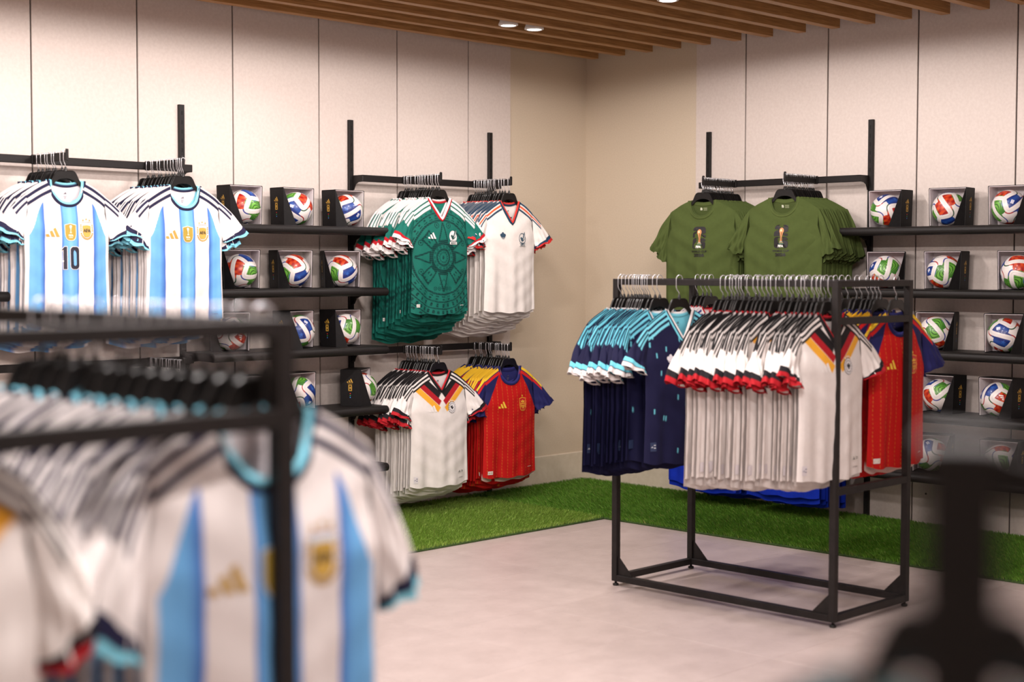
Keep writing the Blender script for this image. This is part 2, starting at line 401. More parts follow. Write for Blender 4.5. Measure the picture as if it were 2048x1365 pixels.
BAR_Y = -0.125; ARM_TOP = 0.020   # rail centre height is the local z = 0
def hang_rail(loc, rz, length, arms, label, tip=-0.468):
    """crossbar between two uprights (local x along the wall, -y into the room) with straight arms"""
    t = empty('hang_rail', loc, rz, label, 'clothes rail', 'wall clothes rails')
    B().cbox(0.002, length-.002, BAR_Y-.010, BAR_Y+.010, -.020, .020, .003).obj('crossbar', M['black'], t)
    prof = [(-.034, .020), (-.115, .020), (-.115, -.020), (-.085, -.022), (-.060, -.034), (-.050, -.055), (-.046, -.066), (-.034, -.066)]
    for x in (.006, length-.012): B().prism(prof, 0, x, x+.006).obj('bracket', M['black'], t)
    for ax in arms:
        b = B().cbox(ax-.007, ax+.007, tip, BAR_Y-.011, -.020, .020, .002)
        b.cbox(ax-.012, ax+.012, BAR_Y-.022, BAR_Y-.0105, -.024, .024, .002)
        b.prism([(tip-.004, -.018), (tip+.006, -.018), (tip+.006, .030), (tip+.004, .036), (tip-.001, .036), (tip-.004, .030)], 0, ax-.006, ax+.006)
        b.obj('arm', M['black'], t)
    return t
RZ1, RZ2 = 2.030, 1.000
ARM_A = [-4.246, -3.604]; ARM_C = [-1.812, -1.220]; ARM_D = [-1.382, -1.980]
hang_rail((UPL[0], 0, RZ1), 0, 1.18, [a-UPL[0] for a in ARM_A], 'upper black wall rail holding the striped shirts')
hang_rail((UPL[0], 0, RZ2), 0, 1.18, [a-UPL[0] for a in ARM_A], 'lower black wall rail below the striped shirts')
hang_rail((UPL[2], 0, RZ1), 0, 1.17, [a-UPL[2] for a in ARM_C], 'upper black wall rail holding the green shirts')
hang_rail((UPL[2], 0, RZ2), 0, 1.17, [a-UPL[2] for a in ARM_C], 'lower black wall rail holding the red and tricolour shirts')
hang_rail((0, UPR[0], RZ1), -math.pi/2, 1.197, [-(a-UPR[0]) for a in ARM_D], 'upper black wall rail holding the olive T-shirts')
hang_rail((0, UPR[0], RZ2), -math.pi/2, 1.197, [-(a-UPR[0]) for a in ARM_D], 'lower black wall rail holding the royal blue T-shirts')

SHZ = [1.710, 1.358, 1.016, 0.664, 0.324]
def shelf(loc, rz, length, label):
    t = empty('wall_shelf', loc, rz, label, 'shelf', 'black wall shelves')
    pr = [(-.040, .024), (-.328, .024)]+[(-.328-.024*math.sin(a), .024*math.cos(a)) for a in [math.pi*k/10 for k in range(1, 10)]]+[(-.328, -.024), (-.300, -.022), (-.040, -.018)]
    o = B().prism(pr, 0, 0, length).obj('board', M['black'], t)
    bv = o.modifiers.new('edge', 'BEVEL'); bv.width = .003; bv.segments = 1; bv.limit_method = 'ANGLE'; bv.angle_limit = math.radians(60)
    prof = [(-.034, -.018), (-.200, -.019), (-.120, -.028), (-.075, -.045), (-.055, -.075), (-.034, -.085)]
    for x in (.016, length-.028): B().prism(prof, 0, x, x+.012).obj('bracket', M['black'], t)
    return t
names = ['topmost', 'second from top', 'third from top', 'fourth from top', 'lowest']
for z, n in zip(SHZ, names):
    shelf((UPL[1]-.018, 0, z), 0, 1.218, 'black shelf beside the striped shirts, %s of its column' % n)
    shelf((0, UPR[1]+.022, z), -math.pi/2, 1.24, 'black shelf beside the olive T-shirts, %s of its column' % n)
for z, n in zip(SHZ[:2], ('upper', 'lower')):
    shelf((UPL[0]+.014-1.218, 0, z), 0, 1.218, 'black shelf end at the left picture edge, %s of the two' % n)

# ================================================================ FREESTANDING RACKS
RH, RHN, RHT = 1.449, 1.425, 1.405; TB = 0.030
def rack(x0, x1, y0, y1, label, RH=RH):
    """x0 < x1, y0 < y1 outer faces; long sides run along y"""
    cx, cy = (x0+x1)/2, (y0+y1)/2
    t = empty('garment_rack', (cx, cy, 0), 0, label, 'rack', 'freestanding garment racks')
    a, b = (x1-x0)/2, (y1-y0)/2; f = .022; h = TB
    for sx in (-1, 1):
        xx = sorted((sx*a, sx*(a-h)))
        for sy in (-1, 1):
            yy = sorted((sy*b, sy*(b-h)))
            B().cbox(*xx, *yy, f, RH, .0015).obj('post', M['rackmetal'], t)
            g = [(sy*(b-h), f+h), (sy*(b-h-.088), f+h), (sy*(b-h), f+h+.090)]
            xm = sx*(a-h/2)
            B().prism([(g[i][0], g[i][1]) for i in range(3)], 0, xm-.003, xm+.003).obj('gusset', M['rackmetal'], t)
            xf, yf = sx*(a-h/2), sy*(b-h/2)
            B().lathe([(.013, 0), (.015, .004), (.013, .010), (.006, .011), (.006, f+.002)], 14, (xf, yf)).obj('foot', M['black'], t, smooth=True)
        B().cbox(*xx, -b+h, b-h, RH-.028, RH, .0015).obj('hanging_rail', M['rackmetal'], t)
        B().cbox(*xx, -b+h, b-h, f, f+h, .0015).obj('base_rail', M['rackmetal'], t)
    for sy in (-1, 1):
        yy = sorted((sy*b, sy*(b-h)))
        for n, z0, z1 in (('end_rail', RH-.028, RH), ('crossbar', 1.265, 1.295), ('crossbar', .553, .583), ('base_rail', f, f+h)):
            B().cbox(-a+h, a-h, *yy, z0, z1, .0015).obj(n, M['rackmetal'], t)
    return t
RKX0, RKX1, RKY0, RKY1 = -2.551, -1.945, -3.672, -2.450
rack(RKX0, RKX1, RKY0, RKY1, 'black metal garment rack of navy and tricolour shirts standing before the turf')
LX, LY = RKX1-RKX0, RKY1-RKY0
NRX1, NRY0 = -6.585, -5.318
rack(NRX1-LX, NRX1, NRY0, NRY0+LY, 'near blurred black garment rack of white and sky blue shirts', RHN)
def stand(x, y, rz, H, label):
    """two-way stand: square post on a flat cross base with two drooping arms"""
    t = empty('garment_stand', (x, y, 0), rz, label, 'stand')
    B().cbox(-.019, .019, -.019, .019, .02, H, .0015).obj('post', M['rackmetal'], t)
    for a in (0, math.pi/2):
        o = B().cbox(-.28, .28, -.015, .015, 0.0 if a == 0 else .0005, .020, .002).obj('foot', M['rackmetal'], t); o.rotation_euler = (0, 0, a)
    for a in (0.0, -math.pi/2):
        o = B().prism([(.018, H-.03), (.30, H-.10), (.30, H-.075), (.296, H-.065), (.290, H-.072), (.018, H-.004)], 1, -.006, .006).obj('arm', M['rackmetal'], t); o.rotation_euler = (0, 0, a)
    return t
TSX, TSY, TSR, TSH = -7.232, -6.718, math.radians(28), 1.415
stand(TSX, TSY, TSR, TSH, 'closest black garment stand, a dark blur at the bottom right')

# ================================================================ HANGERS
def hanger_meshes(hw):
    top = [(0, .045), (.036, .045), (.046, .041), (.054, .030), (.066, .004), (.078, -.012), (.115, -.030), (.165, -.056)]
    low = [(.172, -.066), (.166, -.070), (.115, -.046), (.080, -.030), (.066, -.022), (.056, -.010), (.040, .002), (.020, .008), (0, .010)]
    right = top+low; pts = right+[(-x, z) for x, z in right[::-1] if x > 0]
    b = B().prism(pts, 1, -.0035, .0035)
    # raised rim on the upper edge and the neck of the hook
    rim = [(-x, 0, z) for x, z in top[::-1]]+[(x, 0, z) for x, z in top[1:]]
    b.tube(rim, .0042, 6); b.lathe([(.009, .044), (.007, .056), (.0045, .064), (.003, .065)], 10)
    body = b.mesh('hanger_body', M['plastic'], False)
    z = .135
    path = [(hw, 0, z-.012), (hw, 0, z)]+[(hw*math.cos(a), 0, z+.0015+hw*(.9 if hw > .015 else .35)*math.sin(a)) for a in [math.pi*k/8 for k in range(0, 9)]]+[(-hw, 0, z-.036), (-hw*.8, 0, z-.046), (-.0015, 0, .075), (0, 0, .062)]
    wire = B().tube(path, .0019, 6).mesh('hook', M['chrome'], True)
    return body, wire
HG_WALL = hanger_meshes(.0105); HG_RACK = hanger_meshes(.0195)
def hanger(loc, rz, kind, label, group):
    t = empty('clothes_hanger', loc, rz, label, 'hanger', group)
    body, wire = HG_WALL if kind == 'wall' else HG_RACK
    obj('hanger_body', body, t); obj('hook', wire, t)
    return t

# ================================================================ FOOTBALLS IN THEIR OPEN BOXES
def ball_mesh(R=.0932, n=72):
    g = np.tan(np.linspace(-math.pi/4, math.pi/4, n+1)); a, b = np.meshgrid(g, g, indexing='ij'); o = np.ones_like(a)
    Vs = []; Fs = []; off = 0
    idx = np.arange((n+1)**2).reshape(n+1, n+1)
    q = np.stack([idx[:-1, :-1], idx[1:, :-1], idx[1:, 1:], idx[:-1, 1:]], -1).reshape(-1, 4)
    for P in ((o, a, b), (-o, b, a), (b, o, a), (a, -o, b), (a, b, o), (b, a, -o)):
        Vs.append(np.stack(P, -1).reshape(-1, 3)); Fs.append(q+off); off += (n+1)**2
    V = np.concatenate(Vs); V /= np.linalg.norm(V, axis=1)[:, None]; F = np.concatenate(Fs)
    T = np.array([(1, 1, 1), (1, -1, -1), (-1, 1, -1), (-1, -1, 1)])/math.sqrt(3)
    edges = [(0, 1, 0), (2, 3, 0), (0, 2, 1), (1, 3, 1), (0, 3, 2), (1, 2, 2)]
    half = math.acos(-1/3)/2; amp = .62
    RGB = [[(150, 18, 16), (200, 70, 30)], [(48, 112, 36), (104, 168, 62)], [(16, 36, 106), (44, 92, 172)]]
    LINE = [(160, 26, 32), (26, 72, 44), (34, 46, 132)]
    D = []; Cn = []; S = np.linspace(-1, 1, 60); info = []
    for A, Bv, c in edges:
        m = T[A]+T[Bv]; m /= np.linalg.norm(m); d = T[Bv]-T[A]; d /= np.linalg.norm(d); l = np.cross(m, d)
        def pt(s, ph):
            p = m*math.cos(s*half)+d*math.sin(s*half); return p*math.cos(ph)+l*math.sin(ph)
        C = np.array([pt(s, amp*math.sin(math.pi*s)) for s in S])
        D.append(np.arccos(np.clip((V@C.T).max(1), -1, 1)))
        for sg in (-1, 1):
            cc = pt(sg*.46, sg*(amp-.56)); info.append((cc, c, d*sg, l*sg))
    D = np.stack(D, 1); d1 = D.min(1); e1 = D.argmin(1)
    col = np.tile(lin((222, 215, 211)), (len(V), 1))
    W = .142
    aa = lambda x: np.clip(x/.014+.5, 0, 1)
    cidx = np.array([e[2] for e in edges])[e1]
    for c in range(3):
        k = (aa(d1-W)*aa(W+.07-d1)*((cidx+1) % 3 == c))[:, None]
        col = col*(1-k)+lin(LINE[c])*k
    for i, (cc, c, dx, lx) in enumerate(info):
        ang = np.arccos(np.clip(V@cc, -1, 1)); x = V@dx; y = V@lx
        lc = cc@dx, cc@lx
        X = x-lc[0]; Y = y-lc[1]
        k = aa(.62-ang)*aa(d1-W)
        # printed motifs: facets on red, leaf veins on green, stars on blue
        if c == 0: pat = np.clip(.5+.6*np.sin(9*X+5*np.abs(Y))*np.sign(np.sin(17*Y+7*X)), 0, 1)
        elif c == 1: pat = (np.abs(np.sin(17*X+6*Y*Y*8))>.42).astype(float)*(.55+.45*np.cos(5*Y))
        else:
            th = np.arctan2(Y, X); rr = np.hypot(X, Y); st = rr < .13*(.62+.38*np.cos(5*th)); pat = np.where(st, 1, .25+.25*np.sin(13*X-9*Y))
        c0 = lin(RGB[c][0])*(1-pat[:, None])+lin(RGB[c][1])*pat[:, None]
        if c == 1: c0 = np.where((pat < .1)[:, None], lin((26, 62, 24)), c0)
        if i in (1,):          # three white bars on one red field
            for j, h in enumerate((.07, .12, .17)):
                inb = (np.abs(X-(-.11+.1*j)-.25*Y) < .032) & (Y > -.1) & (Y < -.1+h*1.5); c0 = np.where(inb[:, None], lin((236, 230, 226)), c0)
        if i in (8, 11):       # pale block emblem on a blue field
            inb = ((np.abs(X) < .075) & (np.abs(np.abs(Y)-.062) < .05)) & ~((np.abs(X) < .03) & (np.abs(np.abs(Y)-.07) < .012)); c0 = np.where(inb[:, None], lin((226, 224, 232)), c0)
        col = col*(1-k[:, None])+c0*k[:, None]
    seam = aa(.012-d1); col = col*(1-.35*seam[:, None])
    rad = R*(1-.010*np.exp(-(d1/.016)**2)-.004*np.exp(-((d1-W)/.012)**2))
    return mesh_np('football', V*rad[:, None], F, M['ball'], col)
BALL = ball_mesh()

def box_meshes(sg):
    """open card box: back wall at y=+.098, opening towards -y; the printed side is at x = sg*w/2"""
    wt, wb, h, yb, yf, th = .1065, .100, .212, .098, -.026, .0025
    def panel(b, p):  # quad with thickness along its normal
        p = [Vector(q) for q in p]; n = (p[1]-p[0]).cross(p[2]-p[0]).normalized()*th
        k = len(p); b.add([q for q in p]+[q+n for q in p], [tuple(range(k))[::-1], tuple(range(k, 2*k))]+[(i, (i+1) % k, k+(i+1) % k, k+i) for i in range(k)])
    cor = lambda s, y, top: (s*(wt if top else wb), y, h if top else .001)
    body = B(); lin_ = B()
    cen = Vector((0, .03, .106))
    def both(p):
        q = [Vector(v) for v in p]; n = (q[1]-q[0]).cross(q[2]-q[0])
        if n.dot(sum(q, Vector())/len(q)-cen) < 0: q = q[::-1]; n = -n
        n.normalize(); panel(body, q)
        panel(lin_, [v-n*(th+.0008)-(v-sum(q, Vector())/len(q))*.03 for v in q])
    both([cor(-1, yb, 1), cor(1, yb, 1), cor(1, yb, 0), cor(-1, yb, 0)])
    for s in (-1, 1): both([cor(s, yb, 1), cor(s, yf, 1), cor(s, yf, 0), cor(s, yb, 0)])
    both([cor(-1, yb, 1), cor(1, yb, 1), cor(1, yf, 1), cor(-1, yf, 1)])
    tip = (sg*(wb-.045), yf-.050, .001)
    panel(body, [cor(-1, yb, 0), cor(1, yb, 0), cor(1, yf, 0), tip, cor(-1, yf, 0)] if sg < 0 else [cor(-1, yb, 0), cor(1, yb, 0), cor(1, yf, 0), tip, cor(-1, yf, 0)])
    flap = B(); fl = [cor(sg, yf, 1), cor(sg, yf, 0), tip]; panel(flap, fl if sg > 0 else fl[::-1])
    mk = Marks(); gold = (196, 152, 58)
    mk.add(three_bars(0, .150, .036), gold).add(rect(0, .132, .030, .0014), gold)
    mk.add([rect(-.0085, .108, .005, .036), rect(.0085, .108, .005, .036), rect(0, .124, .020, .005), rect(0, .092, .020, .005), rect(0, .108, .007, .014)], gold)
    for z, c in ((.074, (206, 48, 44)), (.063, (58, 160, 92)), (.052, (62, 128, 210))): mk.add(circ(0, z, .0032), c)
    def fn(x, z, ly): return (sg*(wb+(wt-wb)*z/h+.0032), .040+sg*x, z)
    return body.mesh('box_shell', M['card']), lin_.mesh('liner', M['liner']), flap.mesh('flap', M['card']), mk.mesh('print', fn, flip=False)
BOX = {-1: box_meshes(-1), 1: box_meshes(1)}
def ball_and_box(x, y, z, rz, sg, rot, where):
    t = empty('ball_box', (x, y, z), rz, 'open black card display box '+where, 'box', 'ball display boxes')
    sh = obj('box_shell', BOX[sg][0], t); obj('liner', BOX[sg][1], t); obj('flap', BOX[sg][2], t); obj('print', BOX[sg][3], sh)
    o = obj('football', BALL, None, (x, y, z+.0975), label='multicoloured football '+where, cat='football', group='boxed footballs'); o.rotation_euler = rot
rowz = [z+.0245 for z in SHZ]
cnt = ['top', 'second', 'third', 'fourth', 'lowest']
LB = [(0, -3.038, 0, (.3, .2, .4)), (0, -2.680, 0, (1.2, .5, 2.0)), (0, -2.310, 0, (2.2, 1.3, .3)), (1, -3.064, -.25, (.35, .15, .5)), (1, -2.700, -.22, (2.6, .9, 1.1)), (1, -2.353, -.5, (2.4, 1.1, .9)),
      (2, -3.133, -.5, (.8, 2.5, 1.7)), (2, -2.667, .25, (1.8, .2, 2.9)), (2, -2.328, .12, (.5, 2.2, .4)), (3, -3.037, -.2, (2.9, .4, 1.9)), (3, -2.665, .1, (1.4, 2.6, .2)), (3, -2.205, .62, (2.0, 1.8, 2.5))]
for i, (r, x, rz, rot) in enumerate(LB):
    ball_and_box(x, -.2, rowz[r], rz, -1, rot, 'on the %s ball shelf, %s from the striped shirts' % (cnt[r], ['first', 'second', 'third'][i % 3]))
RB = [(0, -2.500, 0, (.2, 2.6, 1.0)), (0, -2.890, .12, (2.8, .3, .2)), (0, -3.245, .1, (1.1, 1.9, 2.2)), (1, -2.498, .5, (.6, .9, 2.8)), (1, -2.865, .12, (.1, 1.2, 2.3)), (1, -3.305, .35, (1.9, .7, .5)),
      (2, -2.820, .3, (2.3, 2.1, 1.3)), (2, -3.234, .15, (1.6, 1.0, 1.8)), (3, -2.850, -.1, (.4, .3, 2.6)), (3, -3.200, -.15, (.9, 2.9, .8)), (4, -2.806, .3, (2.1, .2, 1.5)), (4, -3.220, .1, (1.3, 1.4, .1))]
k = {}
for i, (r, y, rz, rot) in enumerate(RB):
    k[r] = k.get(r, 0)+1
    ball_and_box(-.2, y, rowz[r], -math.pi/2+rz, 1, rot, 'on the %s ball shelf, %s from the olive T-shirts' % (cnt[r], ['first', 'second', 'third'][k[r]-1]))

# ================================================================ SHIRTS
# A shirt lives in its own frame: x to the viewer's right, -y out of the chest, z up, origin at the neck points on the hanger.
def sstep(a, b, x): t = np.clip((x-a)/(b-a), 0, 1); return t*t*(3-2*t)
SOFT = .0016
def band(v, a, b, s=SOFT): return np.clip((v-a)/(2*s)+.5, 0, 1)*np.clip((b-v)/(2*s)+.5, 0, 1)
def above(v, a, s=SOFT): return np.clip((v-a)/(2*s)+.5, 0, 1)
def mix(c, rgb, k): k = np.asarray(k)[..., None]; return c*(1-k)+lin(rgb)*k
def plain(x, rgb): return np.tile(lin(rgb), x.shape+(1,)).astype(float)

class Cut:
    def __init__(s, nh=.080, nd=.120, v=False, tip=(.205, -.072), bw=.220, hw=.226, L_=.695, cuffO=(.372, -.238), cuffI=(.226, -.285), pit=-.238, thick=.030, fold=1.0, seed=0, back=.028, swing=(0, 0), crumple=1.0):
        s.__dict__.update(nh=nh, nd=nd, v=v, tip=tip, bw=bw, hw=hw, L=L_, cO=cuffO, cI=cuffI, pit=pit, thick=thick, fold=fold, back=back, swing=swing, crumple=crumple)
        r = np.random.default_rng(seed); s.ph = r.uniform(0, 6.28, 12); s.tilt = r.uniform(-1, 1, 4)
    def w(s, z):
        return np.interp(-z, [0, -s.tip[1], .5*(-s.tip[1]-s.pit), -s.pit, .42, s.L], [s.tip[0], s.tip[0], s.tip[0]-.006, s.bw, s.bw*.985, s.hw])
    def shoulder(s, ax):
        t = np.clip((ax-s.nh)/(s.tip[0]-s.nh), 0, 1); return s.tip[1]*(.72*t+.28*t*t)
    def neck(s, x):
        q = np.clip(np.abs(x)/s.nh, 0, 1)
        return -s.nd*((1-q)**.92 if s.v else np.sqrt(np.clip(1-q**2.3, 0, 1)))
    def ztop(s, x): return np.where(np.abs(x) < s.nh, s.neck(x), s.shoulder(np.abs(x)))
    def zback(s, x): return np.where(np.abs(x) < s.nh, -.016*(1-(np.abs(x)/s.nh)**2), s.shoulder(np.abs(x)))
    def depth(s, x, z, front=True):
        u = np.clip(x/s.w(z), -1, 1); prof = np.sqrt(np.clip(1-(u*.99)**2, 0, 1))
        T = .0085+s.thick*sstep(.02, -.26, z)*(1-.25*sstep(-.35, -.7, z))
        g = .12+.88*sstep(-.18, -.68, z); p = s.ph
        f = .0065*np.sin(24*x+p[0]+1.2*z)+.0042*np.sin(43*x+p[1]-2.5*z)+.0022*np.sin(78*x+p[2]+3*z)
        f = f*g*s.fold+.0022*s.crumple*np.sin(31*z+9*x+p[3])*np.exp(-((z+.27)/.09)**2)*np.abs(u)+.0010*s.crumple*np.sin(60*z-33*np.abs(x)+p[4])
        edge = np.clip((1-np.abs(u))/.10, 0, 1)
        if not front: return (T*.8*prof+f*.7*edge)+.0015
        return -(T*prof)+f*edge-.0015
    def grid(s, nu, nv, front=True):
        u = np.linspace(-1, 1, nu+1)[:, None]; t = np.linspace(0, 1, nv+1)[None, :]**(1.25 if nv > 150 else 1.7)
        xt = u*s.tip[0]; zt = s.ztop(xt) if front else s.zback(xt)
        hem = -s.L-(0 if front else s.back)+.016*np.abs(u)**3*(1 if front else 1.6)+.004*np.sin(9*u+s.ph[5])
        z = zt+(hem-zt)*t; x = u*s.w(z)
        # keep the flat outline true at the neck: columns stay vertical above the collar bone
        y = s.depth(x, z, front)
        V = np.stack([x, y, z], -1).reshape(-1, 3)
        i = np.arange((nu+1)*(nv+1)).reshape(nu+1, nv+1)
        F = np.stack([i[:-1, :-1], i[:-1, 1:], i[1:, 1:], i[1:, :-1]], -1).reshape(-1, 4)
        if not front: F = F[:, ::-1]
        return V, F
    def sleeve(s, sd, na, nb, b0=-.06, b1=1.0, grow=0.0, th=.024):
        """tube from the armhole to the cuff; sd = -1 or +1; returns V, F, a (0 outer edge .. 1 inner edge), b along"""
        b = np.linspace(b0, b1, nb+1)[None, :]
        a_ = np.linspace(0, 1, na+1)**1.7; a = np.concatenate([a_, a_[::-1][1:-1]])[:, None]
        fr = np.concatenate([np.full(na+1, -1.0), np.full(na-1, 1.0)])[:, None]
        t, o, i, p = s.tip, s.cO, s.cI, (s.bw-.006, s.pit)
        # outer edge: shoulder slope easing into a steeper hang
        m = (t[0]+(o[0]-t[0])*.42+.012, t[1]+(o[1]-t[1])*.36+.004)
        B0, B1, B2 = (1-b)**2, 2*b*(1-b), b*b
        ox, oz = B0*t[0]+B1*m[0]+B2*o[0], B0*t[1]+B1*m[1]+B2*o[1]
        ix, iz = p[0]+(i[0]-p[0])*b, p[1]+(i[1]-p[1])*b
        a2 = .5+(a-.5)*(1+grow)
        x = ox+(ix-ox)*a2; z = oz+(iz-oz)*a2
        sw = s.swing[0 if sd < 0 else 1]; bb = np.clip(b, 0, 1.1)
        T = (.0085+(th*.9)*bb**.8)*np.sin(np.pi*np.clip(a, 0, 1))**.65+grow*.03
        y = fr*T+sw*bb**1.5+s.crumple*(.004*np.sin(14*a+7*b+s.ph[6]+sd)+.003*np.sin(25*a-9*b+s.ph[7]))*bb
        z = z+s.crumple*.004*np.sin(11*a+s.ph[8]+3*fr)*bb**3
        x = np.broadcast_to(x, y.shape); z = np.broadcast_to(z, y.shape)
        n, mm = a.shape[0], nb+1
        V = np.stack([x*sd, y, z], -1).reshape(-1, 3)
        idx = np.arange(n*mm).reshape(n, mm); nx = np.roll(idx, -1, 0)
        F = np.stack([idx[:, :-1], nx[:, :-1], nx[:, 1:], idx[:, 1:]], -1).reshape(-1, 4)
        if sd < 0: F = F[:, ::-1]
        A = np.broadcast_to(a, y.shape).reshape(-1); Bb = np.broadcast_to(b, y.shape).reshape(-1); Fr = np.broadcast_to(fr, y.shape).reshape(-1)
        return V, F, A, Bb, Fr

def cuff_mesh(cut, sd, bands, na=18, wid=.16):
    V, F, a, b, fr = cut.sleeve(sd, na, 10, 1-wid, 1.015, .035)
    f = (b-(1-wid))/(wid+.015); c = np.zeros((len(V), 3))
    for f0, rgb in bands: c[f >= f0-1e-6] = lin(rgb)
    return mesh_np('cuff', V, F, M['fabric'], c)

def collar_mesh(cut, outer, inner, width=.021, split=.45, back_in=None, mat='fabric', extra=None):
    q = np.linspace(-1, 1, 61); q = np.sign(q)*np.abs(q)**(.8 if cut.v else 1.0)
    if not cut.v: q = np.sin(q*math.pi/2)
    x = q*cut.nh; z = cut.neck(x); z[0] = z[-1] = 0
    tx, tz = np.gradient(x), np.gradient(z); ln = np.hypot(tx, tz); nx, nz_ = tz/ln, -tx/ln
    off = np.array([-.004, -.001, .003, .006, .009, .012, .016, width-.001, width]); lift = np.array([.001, .0035, .0045, .005, .005, .0048, .004, .003, .0005])
    X = x[:, None]+nx[:, None]*off; Z = z[:, None]+nz_[:, None]*off
    Y = cut.depth(X, np.minimum(Z, -.002))-lift
    fade = np.clip((1-np.abs(q))/.25, 0, 1)[:, None]; Y = Y*fade+(-.006-lift)*(1-fade)
    V = np.stack([X, Y, Z], -1).reshape(-1, 3); n, m_ = X.shape
    i = np.arange(n*m_).reshape(n, m_); F = np.stack([i[:-1, :-1], i[:-1, 1:], i[1:, 1:], i[1:, :-1]], -1).reshape(-1, 4)
    o = np.broadcast_to(off, X.shape).reshape(-1)
    c = np.where((o < split*width)[:, None], lin(inner), lin(outer))
    if extra: c = np.where((np.abs(o-split*width) < .0035)[:, None], lin(extra), c)
    # back of the collar standing behind the hanger
    xb = np.linspace(-1, 1, 31)*cut.nh*1.04; zb = cut.zback(xb); h = np.array([.004, .0, -.009, -.018])
    Xb = np.repeat(xb[:, None], 4, 1); Zb = zb[:, None]+h; Yb = cut.depth(Xb, np.minimum(Zb, -.002), False)-.003+np.array([.002, 0, -.001, 0])
    Vb = np.stack([Xb, Yb, Zb], -1).reshape(-1, 3); ib = np.arange(31*4).reshape(31, 4)+len(V)
    Fb = np.stack([ib[:-1, :-1], ib[:-1, 1:], ib[1:, 1:], ib[1:, :-1]], -1).reshape(-1, 4)
    cb = np.where(np.tile(np.array([1, 1, 0, 0]), 31)[:, None] > 0, lin(back_in or inner), lin(outer))
    return mesh_np('collar', np.concatenate([V, Vb]), np.concatenate([F, Fb]), M[mat], np.concatenate([c, cb]))

def ysh(cut, x, z): return (cut.shoulder(np.abs(x))-z)*.86        # distance below the shoulder ridge

WHITE, NAVYC, SKY, CYAN, GOLDC = (224, 217, 215), (30, 29, 58), (104, 164, 216), (128, 202, 222), (184, 146, 62)
STR_END = .47
# ---- designs: body(x, z, cut), sleeve(a, b, front, cut, x, z), inside colour, collar, cuffs, marks
def d_arg_body(x, z, cut):
    c = plain(x, WHITE); ax = np.abs(x)
    for lo, hi in ((0, .043),):
        k = band(ax, -1, hi); c = mix(c, SKY, k); c = mix(c, (62, 100, 178), k*np.clip((ax-.030)/.013, 0, 1)*.95); c = mix(c, (136, 192, 232), k*np.exp(-(ax/.014)**2)*.6)
    top = -.108-.9*np.maximum(ax-.126, 0)**1.15*1.3-.10*sstep(.126, .2, ax)
    k = band(ax, .126, .198+.010*sstep(-.3, -.7, z))*above(top, z)
    c = mix(c, SKY, k); c = mix(c, (56, 92, 176), k*np.clip((.152-ax)/.026, 0, 1)); c = mix(c, (120, 180, 228), k*sstep(.165, .19, ax)*.5)
    d = ysh(cut, x, z); k = (ax > cut.nh-.002)
    for a, b in ((.006, .021), (.036, .051)): c = mix(c, NAVYC, band(d, a, b)*k)
    return c
def stripes_sleeve(base, bands, yoke=None):
    def f(a, b, fr, cut, x, z):
        c = plain(a, base); d = a*.175; on = above(STR_END, b, .006)
        if yoke: c = mix(c, yoke[0], above(yoke[1], d)*on)
        for lo, hi, rgb in bands: c = mix(c, rgb, band(d, lo, hi)*on)
        return c
    return f
